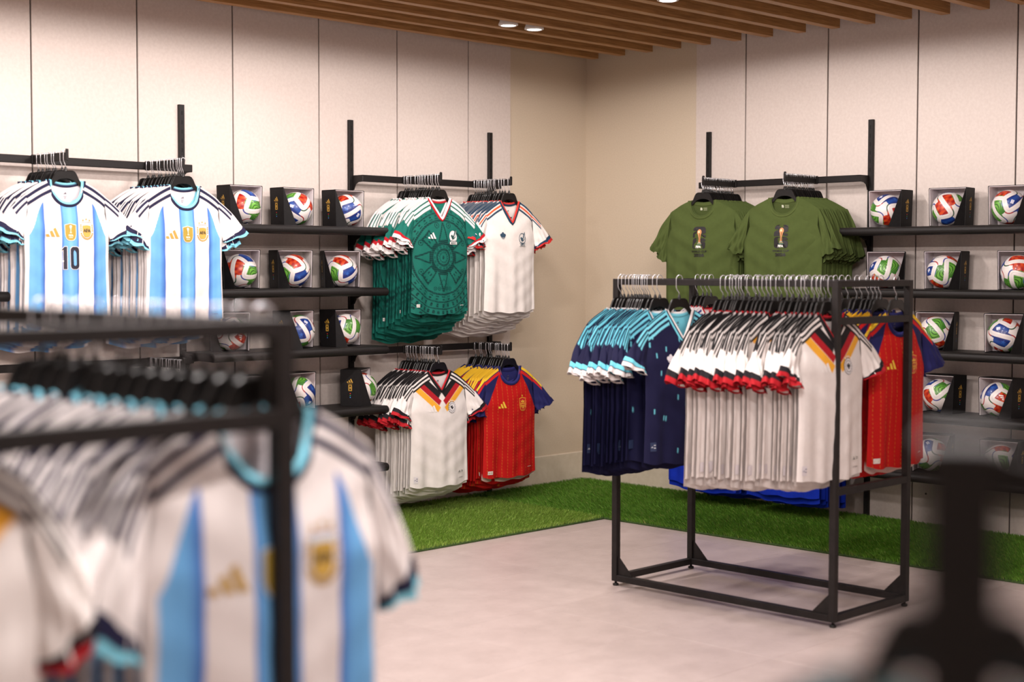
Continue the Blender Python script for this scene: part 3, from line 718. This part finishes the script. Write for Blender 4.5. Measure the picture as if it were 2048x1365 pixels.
def d_mexg_body(x, z, cut):
    base, dk = (18, 100, 87), (1, 36, 37)
    c = plain(x, base); X, Z = x, z+.355; r = np.hypot(X, Z); th = np.arctan2(X, Z)
    k = np.zeros_like(x)
    def ring(a, b): return band(r, a, b, .001)
    def dash(a, b, n, duty=.5, ph=0): return band(r, a, b, .001)*(np.cos(n*th+ph) > np.cos(math.pi*duty)).astype(float)
    for a, b in ((.026, .030), (.041, .054), (.074, .093), (.214, .226), (.262, .270), (.304, .312), (.345, .352)): k = np.maximum(k, ring(a, b))
    k = np.maximum(k, dash(.032, .036, 14)); k = np.maximum(k, dash(.059, .063, 16, .62)); k = np.maximum(k, dash(.066, .070, 16, .62))
    k = np.maximum(k, dash(.232, .238, 34, .6)); k = np.maximum(k, dash(.246, .256, 34, .35)); k = np.maximum(k, dash(.276, .298, 44, .35)); k = np.maximum(k, dash(.318, .340, 60, .5)); k = np.maximum(k, dash(.358, .372, 40, .4))
    # eagle in the middle
    k = np.maximum(k, (np.hypot((X+.004)*1.6, Z-.3*X) < .012).astype(float))
    # eight outlined rays between the inner and the outer ring
    for i in range(8):
        t0 = math.pi/4*i; dt = np.abs((th-t0+math.pi) % (2*math.pi)-math.pi); lat = r*np.sin(dt); rad = r*np.cos(dt); ok = (dt < 1.2)
        if i % 2 == 0: w0 = .040-(rad-.093)*.30; hi = .205
        else: w0 = .030+(rad-.100)*.14; hi = .190
        inn = (lat < w0) & (rad > .09) & (rad < hi) & ok; core = (lat < w0-.010) & (rad > .104) & (rad < hi-.012) & ok
        k = np.maximum(k, (inn & ~core).astype(float))
        if i % 2: k = np.maximum(k, (core & (np.abs(lat-.010) < .0045) & (np.sin(rad*150) > .2)).astype(float))
    for cx, cz in ((-.045, .190), (.045, .190), (.165, .085), (.165, -.085), (-.165, .085), (-.165, -.085)):
        rr = np.hypot(X-cx, Z-cz); k = np.maximum(k, band(rr, .013, .018, .001)); k = np.maximum(k, above(.006, rr))
    for i in range(5):
        rr = np.hypot(X-(-.056+.028*i), Z+.185); k = np.maximum(k, band(rr, .008, .0115, .001)); k = np.maximum(k, above(.004, rr))
    for sx in (-1, 1): k = np.maximum(k, band(np.abs((X-sx*.014)+sx*.8*(Z+.145)), -1, .003)*band(Z, -.162, -.128))
    wv = .82+.18*np.sign(np.sin(z*520+x*60)); c = mix(c, dk, k*wv*.95)
    k2 = np.zeros_like(x)
    d = ysh(cut, x, z); on = (np.abs(x) > cut.nh-.002).astype(float)
    c = mix(c, base, band(d, -1, .075)*on*sstep(.08, .06, d))
    for a, b in ((-.010, .010), (.019, .035), (.044, .060)): c = mix(c, WHITE, band(d, a, b)*on)
    return c
def d_mexw_body(x, z, cut):
    c = plain(x, (225, 218, 212)); d = ysh(cut, x, z); on = (np.abs(x) > cut.nh-.002).astype(float)
    for a, b, rgb in ((.0, .012, (30, 60, 84)), (.020, .032, (212, 84, 44)), (.040, .052, (30, 60, 84))): c = mix(c, rgb, band(d, a, b)*on)
    return c
def d_ger_body(x, z, cut):
    c = plain(x, (226, 219, 215)); ax = np.abs(x); d = ysh(cut, x, z); v = z-.86*ax
    for lo, hi, rgb, g in ((-.186, -.134, (28, 25, 27), .002), (-.228, -.184, (166, 26, 36), .006), (-.276, -.230, (232, 166, 52), .014)):
        c = mix(c, rgb, band(v, lo, hi)*above(ax, g+.45*np.clip(hi-v, 0, 1)))
    c = mix(c, (226, 219, 215), above(.017, ax+.75*np.abs(z+.212)))          # small pale lozenge where the bands meet
    on = (ax > cut.nh-.004).astype(float)
    c = mix(c, (24, 21, 23), band(d, -1, .050)*on)
    for a, b in ((.009, .019), (.030, .040)): c = mix(c, (226, 219, 215), band(d, a, b)*on)
    return c
def d_spa_body(x, z, cut):
    c = plain(x, (184, 18, 17)); ax = np.abs(x)
    pin = np.abs((x+.5) % .040-.020); dots = (np.sin(z*330) > -.2)
    c = mix(c, (206, 130, 46), above(.0012, pin, .0012)*.75*dots)
    rag = .088+.55*np.maximum(-z-.035, 0)**1.02; k = above(ax, rag)*above(z, -.262)
    c = mix(c, (30, 31, 80), k); d = ysh(cut, x, z); on = (ax > cut.nh-.002).astype(float)
    for a, b, rgb in ((-.01, .015, (236, 190, 48)), (.021, .038, (206, 34, 30))): c = mix(c, rgb, band(d, a, b)*on)
    return c
def d_navy_body(x, z, cut):
    c = plain(x, (20, 20, 54)); r = np.random.default_rng(5)
    for i in range(26):
        cx, cz = r.uniform(-.2, .2), r.uniform(-.66, -.12); c = mix(c, (108, 196, 214), band(x, cx-.003, cx+.003)*band(z, cz-.011, cz+.011))
    d = ysh(cut, x, z); on = (np.abs(x) > cut.nh-.002).astype(float)
    for a, b in ((.004, .016), (.026, .038), (.048, .060)): c = mix(c, (118, 204, 222), band(d, a, b)*on)
    return c
def solid_body(rgb, vary=0):
    return lambda x, z, cut: plain(x, rgb)
def d_usa_body(x, z, cut):
    c = plain(x, (232, 225, 224)); d = ysh(cut, x, z); on = (np.abs(x) > cut.nh-.002).astype(float)
    for a, b in ((.008, .018), (.028, .038)): c = mix(c, (44, 48, 130), band(d, a, b)*on)
    return c
OLIVE = (72, 84, 44); ROYAL = (22, 48, 170)
TEE_CUT = dict(nh=.084, nd=.098, tip=(.232, -.072), bw=.262, hw=.258, L_=.735, cuffO=(.368, -.290), cuffI=(.268, -.338), pit=-.268)
DES = {
 'arg': dict(cut=dict(nh=.080, nd=.108), body=d_arg_body, sleeve=stripes_sleeve(WHITE, [(.006, .021, NAVYC), (.036, .051, NAVYC)]), inside=(226, 220, 224), collar=(NAVYC, CYAN), cuff=[(0, NAVYC), (.70, CYAN)], split=.34),
 'mexg': dict(cut=dict(v=True, nd=.122), body=d_mexg_body, sleeve=stripes_sleeve((16, 100, 88), [(-.010, .010, WHITE), (.019, .035, WHITE), (.044, .060, WHITE)]), inside=(28, 114, 98), collar=((176, 24, 36), WHITE), cuff=[(0, (176, 24, 36)), (.5, WHITE)]),
 'mexw': dict(cut=dict(v=True, nd=.132, nh=.078), body=d_mexw_body, sleeve=stripes_sleeve((225, 218, 212), [(0, .012, (30, 60, 84)), (.020, .032, (212, 84, 44)), (.040, .052, (30, 60, 84))]), inside=(226, 218, 212), collar=((28, 56, 76), (206, 52, 40)), split=.30, cuff=[(0, (30, 60, 84)), (.58, (196, 40, 38))]),
 'ger': dict(cut=dict(v=True, nd=.112), body=d_ger_body, sleeve=stripes_sleeve((226, 219, 215), [(.009, .019, (226, 219, 215)), (.030, .040, (226, 219, 215))], ((24, 21, 23), .052)), inside=(228, 218, 216), collar=((28, 25, 27), (176, 28, 38)), cuff=[(0, (28, 25, 30)), (.55, (172, 26, 36))], split=.22),
 'spa': dict(cut=dict(nd=.100, nh=.082), body=d_spa_body, sleeve=stripes_sleeve((31, 32, 84), [(-.01, .015, (236, 190, 48)), (.021, .038, (206, 34, 30))]), inside=(40, 42, 98), hemin=(226, 196, 186), collar=((31, 32, 84), (42, 44, 104)), cuff=[(0, (31, 32, 84))]),
 'navy': dict(cut=dict(v=True, nd=.130), body=d_navy_body, sleeve=stripes_sleeve((20, 20, 54), [(.004, .016, (118, 204, 222)), (.026, .038, (118, 204, 222)), (.048, .060, (118, 204, 222))]), inside=(112, 196, 214), collar=((112, 200, 218), WHITE), cuff=[(0, (112, 200, 218)), (.42, (20, 20, 54)), (.55, WHITE)], extra=(20, 20, 54), split=.5),
 'tee': dict(cut=TEE_CUT, body=solid_body(OLIVE), sleeve=lambda a, b, fr, cut, x, z: plain(a, OLIVE), inside=(67, 78, 41), collar=((75, 87, 46), (67, 78, 41)), cuff=[(0, (68, 80, 42))], mat='cotton'),
 'royal': dict(cut=TEE_CUT, body=solid_body(ROYAL), sleeve=lambda a, b, fr, cut, x, z: plain(a, ROYAL), inside=ROYAL, collar=(ROYAL, ROYAL), cuff=[(0, ROYAL)], mat='cotton'),
 'usa': dict(cut=dict(v=True, nd=.12), body=d_usa_body, sleeve=stripes_sleeve((232, 225, 224), [(.008, .018, (44, 48, 130)), (.028, .038, (44, 48, 130))]), inside=(226, 218, 220), collar=((232, 225, 224), (190, 30, 44)), cuff=[(0, (44, 48, 130)), (.5, (190, 30, 44))]),
}

# ---- crests, badges and lettering
def crest_afa():
    m = Marks(); x, z = .087, -.236
    for dx, dz in ((-.018, .046), (0, .051), (.018, .046)): m.add(star(x+dx, z+dz, .0065), GOLDC)
    m.add(rect(x, z+.029, .050, .014), (206, 216, 226)); m.add(rect(x, z+.0365, .050, .003), (176, 110, 66))
    m.add(shield(x, z-.006, .044, .058), (196, 158, 70), 1); m.add(text_polys('AFA', .017, x, z-.003, .03, .9), (40, 34, 40), 2)
    for k in range(11):
        a = math.pi*(1.08+.84*k/10); m.add(circ(x+.031*math.cos(a), z-.010+.034*math.sin(a), .0042, None, 8), GOLDC)
        if k < 4:
            for s in (-1, 1): m.add(circ(x+s*.031, z-.004+.009*k, .0036, None, 8), GOLDC)
    return m
def trophy(m, x, z, h, c1=(196, 148, 84), c2=(150, 98, 48), layer=2, base=None):
    m.add(circ(x, z+h*.32, h*.16, h*.19, 18), c1, layer)
    m.add([(x-h*.135, z+h*.28), (x+h*.135, z+h*.28), (x+h*.06, z-h*.10), (x+h*.075, z-h*.34), (x-h*.075, z-h*.34), (x-h*.045, z-h*.10)], c1, layer)
    m.add([(x+h*.01, z+h*.25), (x+h*.06, z+h*.2), (x+h*.02, z-h*.05), (x+h*.045, z-h*.3), (x+h*.0, z-h*.3), (x-h*.02, z-h*.05)], c2, layer+1)
    m.add(circ(x-h*.03, z+h*.34, h*.07, h*.08, 10), (236, 210, 170) if base else c1, layer+1)
    if base:
        for k, c in enumerate(((200, 180, 160), (60, 150, 120), (200, 120, 70), (60, 150, 130))): m.add(rect(x, z-h*(.355+.04*k), h*(.20+.045*k), h*.034), c, layer)
    else: m.add(rect(x, z-h*.40, h*.26, h*.09), c1, layer)
def badge_gold():
    m = Marks(); m.add(shield(0, -.248, .060, .084), (226, 220, 206)); m.add(shield(0, -.248, .055, .078), (168, 142, 48), 1)
    trophy(m, 0, -.235, .040, (234, 226, 206), (196, 176, 110)); m.add(text_polys('FIFA', .0095, 0, -.264, .03), (238, 232, 220), 2); m.add(rect(0, -.274, .020, .0022), (238, 232, 220), 2)
    return m
def bars(rgb, x=-.087, z=-.250, w=.066): return Marks().add(three_bars(x, z, w), rgb)
def crest_eagle(col, bgc, x=.078, z=-.232, fill=True):
    m = Marks()
    if fill: m.add(circ(x, z+.002, .031, .035, 28), bgc)
    m.add(ringpoly(x, z+.002, .031, .004, 28, .035), col if not fill else (214, 206, 206), 1)
    wing = [(x-.010, z-.002), (x+.004, z+.010), (x+.014, z+.030), (x+.026, z+.046), (x+.030, z+.030), (x+.026, z+.012), (x+.016, z-.004), (x+.004, z-.014), (x-.006, z-.012)]
    m.add(wing, col, 2); m.add([(x-.020, z+.006), (x-.010, z+.014), (x-.004, z+.008), (x+.002, z-.010), (x-.008, z-.018), (x-.014, z-.004)], col, 2)
    for k in range(4): m.add([(x+.004+.005*k, z-.006+.007*k), (x+.022+.002*k, z+.008+.009*k), (x+.021+.002*k, z+.011+.009*k), (x+.003+.005*k, z-.003+.007*k)], bgc, 3)
    for k in range(5): m.add(circ(x-.016+.008*k, z-.023-.003*math.cos((k-2)*.8), .0032, None, 8), col, 2)
    m.add(rect(x, z-.037, .060, .016), bgc if fill else (228, 222, 216), 2); m.add(text_polys('MEXICO', .0105, x, z-.037, .03, .86), col, 3)
    if not fill: m.add([rect(x, z-.0285, .062, .0015), rect(x, z-.0455, .062, .0015)], col, 3)
    return m
def crest_ger():
    m = Marks(); x, z = .074, -.222
    for dx, dz in ((-.021, .034), (-.007, .040), (.007, .040), (.021, .034)): m.add(star(x+dx, z+dz, .0068), (236, 232, 228), 2)
    m.add(circ(x, z, .031, .035, 28), (30, 28, 30)); m.add(circ(x, z, .0292, .0332, 28), (226, 222, 222), 1); m.add(ringpoly(x, z, .0215, .0022, 28, .0245), (40, 38, 42), 2)
    m.add([(x-.013, z+.010), (x-.004, z+.006), (x-.003, z+.014), (x+.003, z+.014), (x+.004, z+.006), (x+.013, z+.010), (x+.010, z-.006), (x+.004, z-.003), (x+.006, z-.014), (x, z-.010), (x-.006, z-.014), (x-.004, z-.003), (x-.010, z-.006)], (26, 24, 28), 2)
    for k in range(14):
        a = 2*math.pi*k/14; m.add(rect(x+.0254*math.cos(a), z+.029*math.sin(a), .003, .003), (70, 68, 74), 2)
    return m
def crest_spa():
    m = Marks(); x, z = .084, -.240; y = (226, 172, 52)
    m.add(star(x, z+.052, .009), y); m.add(shield(x, z, .060, .086), y); m.add(shield(x, z, .054, .079), (190, 28, 26), 1)
    m.add(shield(x, z-.008, .030, .034), y, 2)
    for sx in (-1, 1):
        m.add(rect(x+sx*.0195, z-.006, .004, .030), y, 2); m.add(rect(x+sx*.0075, z-.002, .011, .010), (176, 34, 28), 3); m.add(rect(x+sx*.0075, z-.016, .011, .010), (196, 120, 40), 3)
    m.add([(x-.015, z+.012), (x-.017, z+.024), (x-.008, z+.018), (x, z+.028), (x+.008, z+.018), (x+.017, z+.024), (x+.015, z+.012)], y, 2); m.add(ringpoly(x, z-.029, .007, .002, 14), y, 2)
    return m
def crest_navy():
    m = Marks(); x, z = .085, -.235
    m.add([star(x-.010, z+.046, .008), star(x+.010, z+.046, .008)], (226, 222, 224)); m.add(ringpoly(x, z, .032, .0022, 28), (150, 170, 190)); m.add(trefoil(x, z, .03), (120, 150, 180), 1)
    return m
def number10():
    m = Marks(); c, o = (30, 27, 46), (226, 220, 216); z = -.372
    def rr(cx, cz, w, h, r): return [(cx+sx*(w/2-r)+r*math.cos(a), cz+sz*(h/2-r)+r*math.sin(a)) for sx, sz, a0 in ((1, 1, 0), (-1, 1, math.pi/2), (-1, -1, math.pi), (1, -1, 1.5*math.pi)) for a in [a0+math.pi/2*k/6 for k in range(7)]]
    m.add(rr(.020, z, .052, .112, .018), o).add(rr(.020, z, .047, .107, .017), c, 1).add(rr(.020, z, .0165, .075, .008), (112, 170, 220), 2)
    m.add([(-.040, z-.056), (-.018, z-.056), (-.018, z+.056), (-.034, z+.056), (-.048, z+.040), (-.048, z+.028), (-.040, z+.034)], o).add([(-.038, z-.0535), (-.0205, z-.0535), (-.0205, z+.0535), (-.033, z+.0535), (-.045, z+.040), (-.045, z+.034), (-.038, z+.039)], c, 1)
    m.add([(-.046, z-.014), (-.040, z-.022), (-.036, z-.014), (-.040, z-.010)], o, 2)
    return m
def tee_print():
    m = Marks(); k = (26, 22, 24); w, h = .092, .066; z2, z6 = -.195, -.2655
    def poly(P, cz): return [(-w/2+px*w, cz-h/2+pz*h) for px, pz in P]
    two = [(0, 0), (1, 0), (1, .22), (.66, .28), (1, .40), (1.0, .80), (.93, .95), (.80, 1), (.26, 1), (.12, .94), (.04, .78), (.04, .64), (.40, .60), (.14, .50), (.02, .36)]
    six = [(.10, .04), (.22, 0), (.80, 0), (.92, .04), (1, .16), (1, .58), (.94, .66), (.62, .70), (1, .74), (1, .84), (.92, .96), (.80, 1), (.22, 1), (.10, .96), (.02, .84), (0, .16)]
    m.add(poly(two, z2), k).add(poly(six, z6), k)
    trophy(m, .004, -.226, .094, (196, 140, 88), (128, 76, 40), 1, True)
    m.add(text_polys('FIFA', .0150, 0, -.2855, .045, 1.0), (240, 236, 230), 3)
    m.add(text_polys('WORLD CUP', .0125, 0, -.314, .03, 1.12), k); m.add(text_polys('2026', .0205, 0, -.336, .05, 1.45), k)
    return m
def wordmark(x, z, rgb, s=.020):
    m = Marks(); m.add(three_bars(x-s*.8, z, s*.5), rgb); m.add(rect(x+s*.2, z, s*1.3, s*.16), rgb); return m
def tag(x, z, w, h, bg, fg): return Marks().add(rect(x, z, w, h), bg).add(three_bars(x-w*.22, z, w*.36), fg, 1).add([rect(x+w*.22, z+h*.18, w*.3, h*.10), rect(x+w*.22, z-h*.12, w*.3, h*.10)], fg, 1)
MARKS = {
 'arg': [('logo', bars(GOLDC)), ('badge', badge_gold()), ('crest', crest_afa()), ('size_tag', wordmark(.16, -.655, (70, 110, 170)))],
 'mexg': [('logo', bars(WHITE, -.084, -.226, .058)), ('crest', crest_eagle((22, 66, 62), (226, 222, 220))), ('size_tag', wordmark(.165, -.640, (214, 222, 216))), ('hem_label', tag(-.185, -.640, .022, .018, (216, 212, 206), (30, 30, 30)))],
 'mexw': [('logo', Marks().add(trefoil(-.088, -.218, .050), (38, 66, 88))), ('crest', crest_eagle((38, 70, 88), (228, 222, 216), .080, -.236, False))],
 'ger': [('logo', bars((232, 226, 222), -.074, -.222, .060)), ('crest', crest_ger()), ('hem_label', tag(.155, -.615, .056, .022, (226, 220, 214), (44, 42, 44))), ('size_tag', wordmark(.16, -.652, (150, 140, 140))), ('print', tag(-.195, -.640, .026, .040, (216, 210, 214), (90, 90, 120)))],
 'spa': [('logo', bars((232, 190, 60), -.086, -.236, .064)), ('crest', crest_spa()), ('size_tag', wordmark(.16, -.640, (226, 200, 190))), ('hem_label', tag(-.180, -.655, .036, .022, (220, 212, 204), (190, 140, 60)))],
 'navy': [('logo', Marks().add(trefoil(-.088, -.222, .050), (216, 212, 218))), ('crest', crest_navy()), ('hem_label', tag(-.186, -.610, .030, .040, (40, 52, 84), (206, 208, 214)))],
 'tee': [('print', tee_print())], 'royal': [], 'usa': [],
}

_lib = {}
def shirt_meshes(des, variant, hero, mod=None):
    key = (des, variant, hero, str(mod))
    if key in _lib: return _lib[key]
    D = DES[des]; kw = dict(D['cut'])
    mat = M[D.get('mat', 'fabric')]
    rs = np.random.default_rng(variant*17+3)
    sw = rs.uniform(-.022, .012, 2)
    if hero:
        kw.update(thick=.030, fold=1.0, seed=variant+40, swing=(-.020, -.014))
        if des == 'tee': kw.update(fold=2.0, crumple=2.2)
    else:
        kw.update(thick=.010, fold=1.25, seed=3+variant % 2, swing=tuple(rs.uniform(-.045, .020, 2)), crumple=1.25)
        kw['back'] = .040
        base = dict(cuffO=(.372, -.238), cuffI=(.226, -.285)); base.update({k: v for k, v in kw.items() if k in base})
        dr = rs.uniform(.025, .110)                                  # how far the sleeves hang down
        kw['cuffO'] = (base['cuffO'][0]-dr*.85, base['cuffO'][1]-dr*.9); kw['cuffI'] = (base['cuffI'][0]-dr*.12+rs.uniform(-.008, .008), base['cuffI'][1]-dr*.55+rs.uniform(-.012, .012))
    if mod: kw.update(mod)
    cut = Cut(**kw)
    nu, nv = (150, 190) if hero else (92, 84)
    V, F = cut.grid(nu, nv); c = D['body'](V[:, 0], V[:, 2], cut)
    Vb, Fb = cut.grid(36, 50, False); cb = D['body'](Vb[:, 0], Vb[:, 2], cut); inn = (np.abs(Vb[:, 0]) < cut.nh*1.25) & (Vb[:, 2] > -.17)
    cb[inn] = lin(D['inside'])
    if hero and 'hemin' in D: cb[Vb[:, 2] < -cut.L+.03] = lin(D['hemin'])
    parts = [('body', mesh_np('body', np.concatenate([V, Vb]), np.concatenate([F, Fb+len(V)]), mat, np.concatenate([c, cb])))]
    for sd in (-1, 1):
        V, F, a, b, fr = cut.sleeve(sd, 40, 28, b1=.955)
        parts.append(('sleeve', mesh_np('sleeve', V, F, mat, D['sleeve'](a, b, fr, cut, np.abs(V[:, 0]), V[:, 2]))))
        me = cuff_mesh(cut, sd, D['cuff'], wid=.17 if len(D['cuff']) > 1 else .10); me.materials[0] = mat; parts.append(('cuff', me))
    parts.append(('collar', collar_mesh(cut, D['collar'][0], D['collar'][1], .021 if len(D['cuff']) > 1 else .019, D.get('split', .45), mat=D.get('mat', 'fabric'), extra=D.get('extra'))))
    fn = lambda x, z, ly: (x, float(cut.depth(np.array(x), np.array(z)))-.0022-.0007*ly, z)
    if hero:
        for n, mk in MARKS[des]: parts.append((n, mk.mesh(n, fn)))
        nk = Marks().add(three_bars(0, -.060, .016), (70, 68, 80)).add([rect(0, -.074-.006*k, .018-.004*k, .0016) for k in range(3)], (110, 108, 116)) if des not in ('tee', 'royal') else Marks().add(text_polys('n', .016, -.014, -.052, .08), (196, 198, 176)).add([rect(.014, -.046-.005*k, .026, .002) for k in range(4)], (150, 156, 120))
        parts.append(('neck_label', nk.mesh('neck_label', lambda x, z, ly: (x, float(cut.depth(np.array(x), np.array(z), False))-.0045, z))))
    elif des in ('ger', 'navy', 'mexg', 'spa'):
        for n, mk in MARKS[des]:
            if n in ('hem_label', 'print') and des != 'ger' or n == 'print': parts.append((n, mk.mesh(n, fn)))
    _lib[key] = parts
    return parts

def shirt(des, loc, rz, scale, variant, hero, label, group, name, cat='shirt', extra=None, mod=None):
    t = empty(name, loc, rz, label, cat, group); t.scale = (scale, scale, scale)
    last = {}
    for n, me in shirt_meshes(des, variant, hero, mod):           # cuffs belong to their sleeve, prints to the body, the neck label to the collar
        up_ = {'cuff': 'sleeve', 'neck_label': 'collar'}.get(n, t if n in ('body', 'sleeve', 'collar') else 'body')
        last[n] = obj(n, me, last[up_] if isinstance(up_, str) else up_)
    if extra:
        n, mk = extra; cut = Cut(**dict(DES[des]['cut'], thick=.030, fold=1.0, seed=variant+40))
        obj(n, mk.mesh(n, lambda x, z, ly: (x, float(cut.depth(np.array(x), np.array(z)))-.0022-.0007*ly, z)), last['body'])
    return t

def row(des, pos, ztop, rz, kind, what, where, name, cat='shirt', grade=.13, hero=True, extra=None, yaw=0.0, hero_variant=0, mod=None, first_scale=1.0):
    """pos: (x, y) of each hanger from the front shirt backwards; ztop: top of the rail"""
    n = len(pos); rr = random.Random(sum(map(ord, des+where)))
    for i, (x, y) in enumerate(pos):
        f = i/max(n-1, 1); sc = first_scale+grade*f+(rr.uniform(-.012, .012) if i else 0)
        jr = rr.uniform(-.10, .07)+yaw*.4 if i else yaw
        z = ztop-.135; o = ORD[i]; first = hero and i == 0
        shirt(des, (x, y, z), rz+jr, sc, hero_variant if first else 1+(i*5+len(where)) % 4, first, '%s, %s of %s' % (what, o, where), '%s of %s' % (what.split(' with ')[0], where), name, cat, extra if i == 0 else None, mod if first else None)
        hanger((x, y, z), rz+jr, kind, 'black hanger with steel hook, %s of %s' % (o, where), 'hangers of '+where)

# ================================================================ WHAT HANGS WHERE
def along_y(x, ys): return [(x, y) for y in ys]
def along_x(y, xs): return [(x, y) for x in xs]
def lsp(a, b, n, seed=1, jit=None):
    """n places from a to b, bunched unevenly"""
    r = random.Random(seed); g = [r.choice((.55, .8, 1.0, 1.0, 1.5)) for _ in range(n-1)]; s = sum(g); out = [a]
    for k in g: out.append(out[-1]+(b-a)*k/s)
    return out
TOP1, TOP2 = RZ1+.020, RZ2+.020
STR = 'white shirt with sky blue vertical stripes'
row('arg', along_y(ARM_A[0], lsp(-.452, -.190, 8, 1)), TOP1, 0, 'wall', STR, 'the numbered row at the picture edge', 'striped_shirt', extra=('number', number10()), yaw=-.03)
row('arg', along_y(ARM_A[1], lsp(-.478, -.150, 13, 2)), TOP1, 0, 'wall', STR, 'the striped row beside the ball shelves', 'striped_shirt', yaw=-.05, hero_variant=4)
row('arg', along_y(ARM_A[1], lsp(-.448, -.170, 12, 3)), TOP2, 0, 'wall', STR, 'the lower striped row', 'striped_shirt', hero=False)
row('mexg', along_y(ARM_C[0], lsp(-.450, -.150, 15, 4)), TOP1, 0, 'wall', 'green shirt with dark sunstone pattern', 'the green row', 'patterned_shirt', yaw=-.03, grade=.18)
row('mexw', along_y(ARM_C[1], lsp(-.450, -.150, 15, 5)), TOP1, 0, 'wall', 'white shirt with dark V collar and crest', 'the row above the red shirts', 'white_shirt', grade=.17)
row('ger', along_y(ARM_C[0], lsp(-.445, -.165, 13, 6)), TOP2, 0, 'wall', 'white shirt with black red gold chest', 'the wall row below the green shirts', 'tricolour_shirt', yaw=-.05)
row('spa', along_y(ARM_C[1], lsp(-.450, -.155, 12, 7)), TOP2, 0, 'wall', 'red shirt with navy sleeves', 'the wall row beside the beige corner', 'red_shirt', yaw=-.04, grade=.12)
row('tee', along_x(ARM_D[0], lsp(-.470, -.165, 20, 8)), TOP1, -math.pi/2, 'wall', 'olive T-shirt with cup print', 'the row nearer the beige corner', 'olive_tshirt', 'T-shirt', grade=.05, yaw=.10)
row('tee', along_x(ARM_D[1], lsp(-.470, -.165, 20, 9)), TOP1, -math.pi/2, 'wall', 'olive T-shirt with cup print', 'the olive row beside the ball shelves', 'olive_tshirt', 'T-shirt', grade=.05, yaw=.12, hero_variant=2)
row('royal', along_x(ARM_D[1], lsp(-.460, -.200, 6, 10)), TOP2, -math.pi/2, 'wall', 'royal blue T-shirt', 'the low row behind the tricolour shirts', 'blue_tshirt', 'T-shirt', grade=.07, hero=False)
row('royal', along_x(ARM_D[0], lsp(-.460, -.200, 6, 11)), TOP2, -math.pi/2, 'wall', 'royal blue T-shirt', 'the low row behind the navy shirts', 'blue_tshirt', 'T-shirt', grade=.07, hero=False)

# the rack in the middle of the room
NX, FX = RKX0+.015, RKX1-.015
navy_y = [-2.833, -2.720, -2.694, -2.662, -2.647, -2.635, -2.626, -2.611, -2.599, -2.584, -2.572, -2.554, -2.533, -2.508, -2.489]
row('navy', along_y(NX, navy_y), RH, 0, 'rack', 'navy shirt with pale blue shoulder stripes', 'the navy row on the rack', 'navy_shirt', yaw=-.10, grade=.06)
ger_y = [-3.628, -3.591, -3.570, -3.548, -3.512, -3.495, -3.470, -3.436, -3.414, -3.368, -3.341, -3.322, -3.299, -3.276, -3.252, -3.219, -3.190, -3.176, -3.160, -3.143, -3.128, -3.104, -3.078]
row('ger', along_y(NX, ger_y), RH, 0, 'rack', 'white shirt with black red gold chest', 'the tricolour row on the rack', 'tricolour_shirt', yaw=-.06, hero_variant=3, grade=.06)
row('spa', along_y(FX, [-3.597, -3.519, -3.499, -3.479, -3.456, -3.422, -3.396]), RH, 0, 'rack', 'red shirt with navy sleeves', 'the red row on the rack', 'red_shirt', yaw=-.04, grade=.04, hero_variant=5)
row('usa', along_y(FX, [-2.576, -2.552, -2.527, -2.492]), RH, 0, 'rack', 'white shirt with red collar and blue stripes', 'the row behind the navy shirts', 'white_shirt', grade=.03, hero=False)
hy = lsp(-3.350, -2.700, 20, 12, .008)
for i, y in enumerate(hy):
    hanger((FX, y, RH-.135), random.uniform(-.05, .05), 'rack', 'bare black hanger on the back rail of the rack, %s from the red shirts' % (ORD[i] if i else 'first'), 'bare hangers on the rack')

# the near rack at the lower left and the closest one at the lower right
row('arg', along_y(NRX1-.015, lsp(NRY0+.060, NRY0+.72, 15, 13, .01)), RHN, 0, 'rack', STR, 'the near blurred rack', 'striped_shirt', yaw=-.04, grade=.04, hero_variant=6, first_scale=.95, mod=dict(cuffO=(.318, -.318), cuffI=(.236, -.352), swing=(-.03, .01)))
row('ger', along_y(NRX1-LX+.015, lsp(NRY0+.07, NRY0+.30, 6, 14, .006)), RHN, 0, 'rack', 'white shirt with black red gold chest', 'the blurred rack at the picture edge', 'tricolour_shirt', grade=.02, hero=False)
for k, (d, sc) in enumerate(((.070, .74), (.130, .78))):
    wx, wy = TSX+d*math.cos(TSR), TSY+d*math.sin(TSR); zz = TSH-.022-.245*d-.135*sc
    lb = 'dark navy shirt on the closest stand, %s the post' % ('next to' if k == 0 else 'second from')
    shirt('navy', (wx, wy, zz), TSR-math.pi/2, sc, 2+k, False, lb, 'dark navy shirts on the closest stand', 'navy_shirt')
    h = hanger((wx, wy, zz), TSR-math.pi/2, 'wall', 'black hanger on the closest stand, %s the post' % ('next to' if k == 0 else 'second from'), 'hangers on the closest stand'); h.scale = (sc, sc, sc)
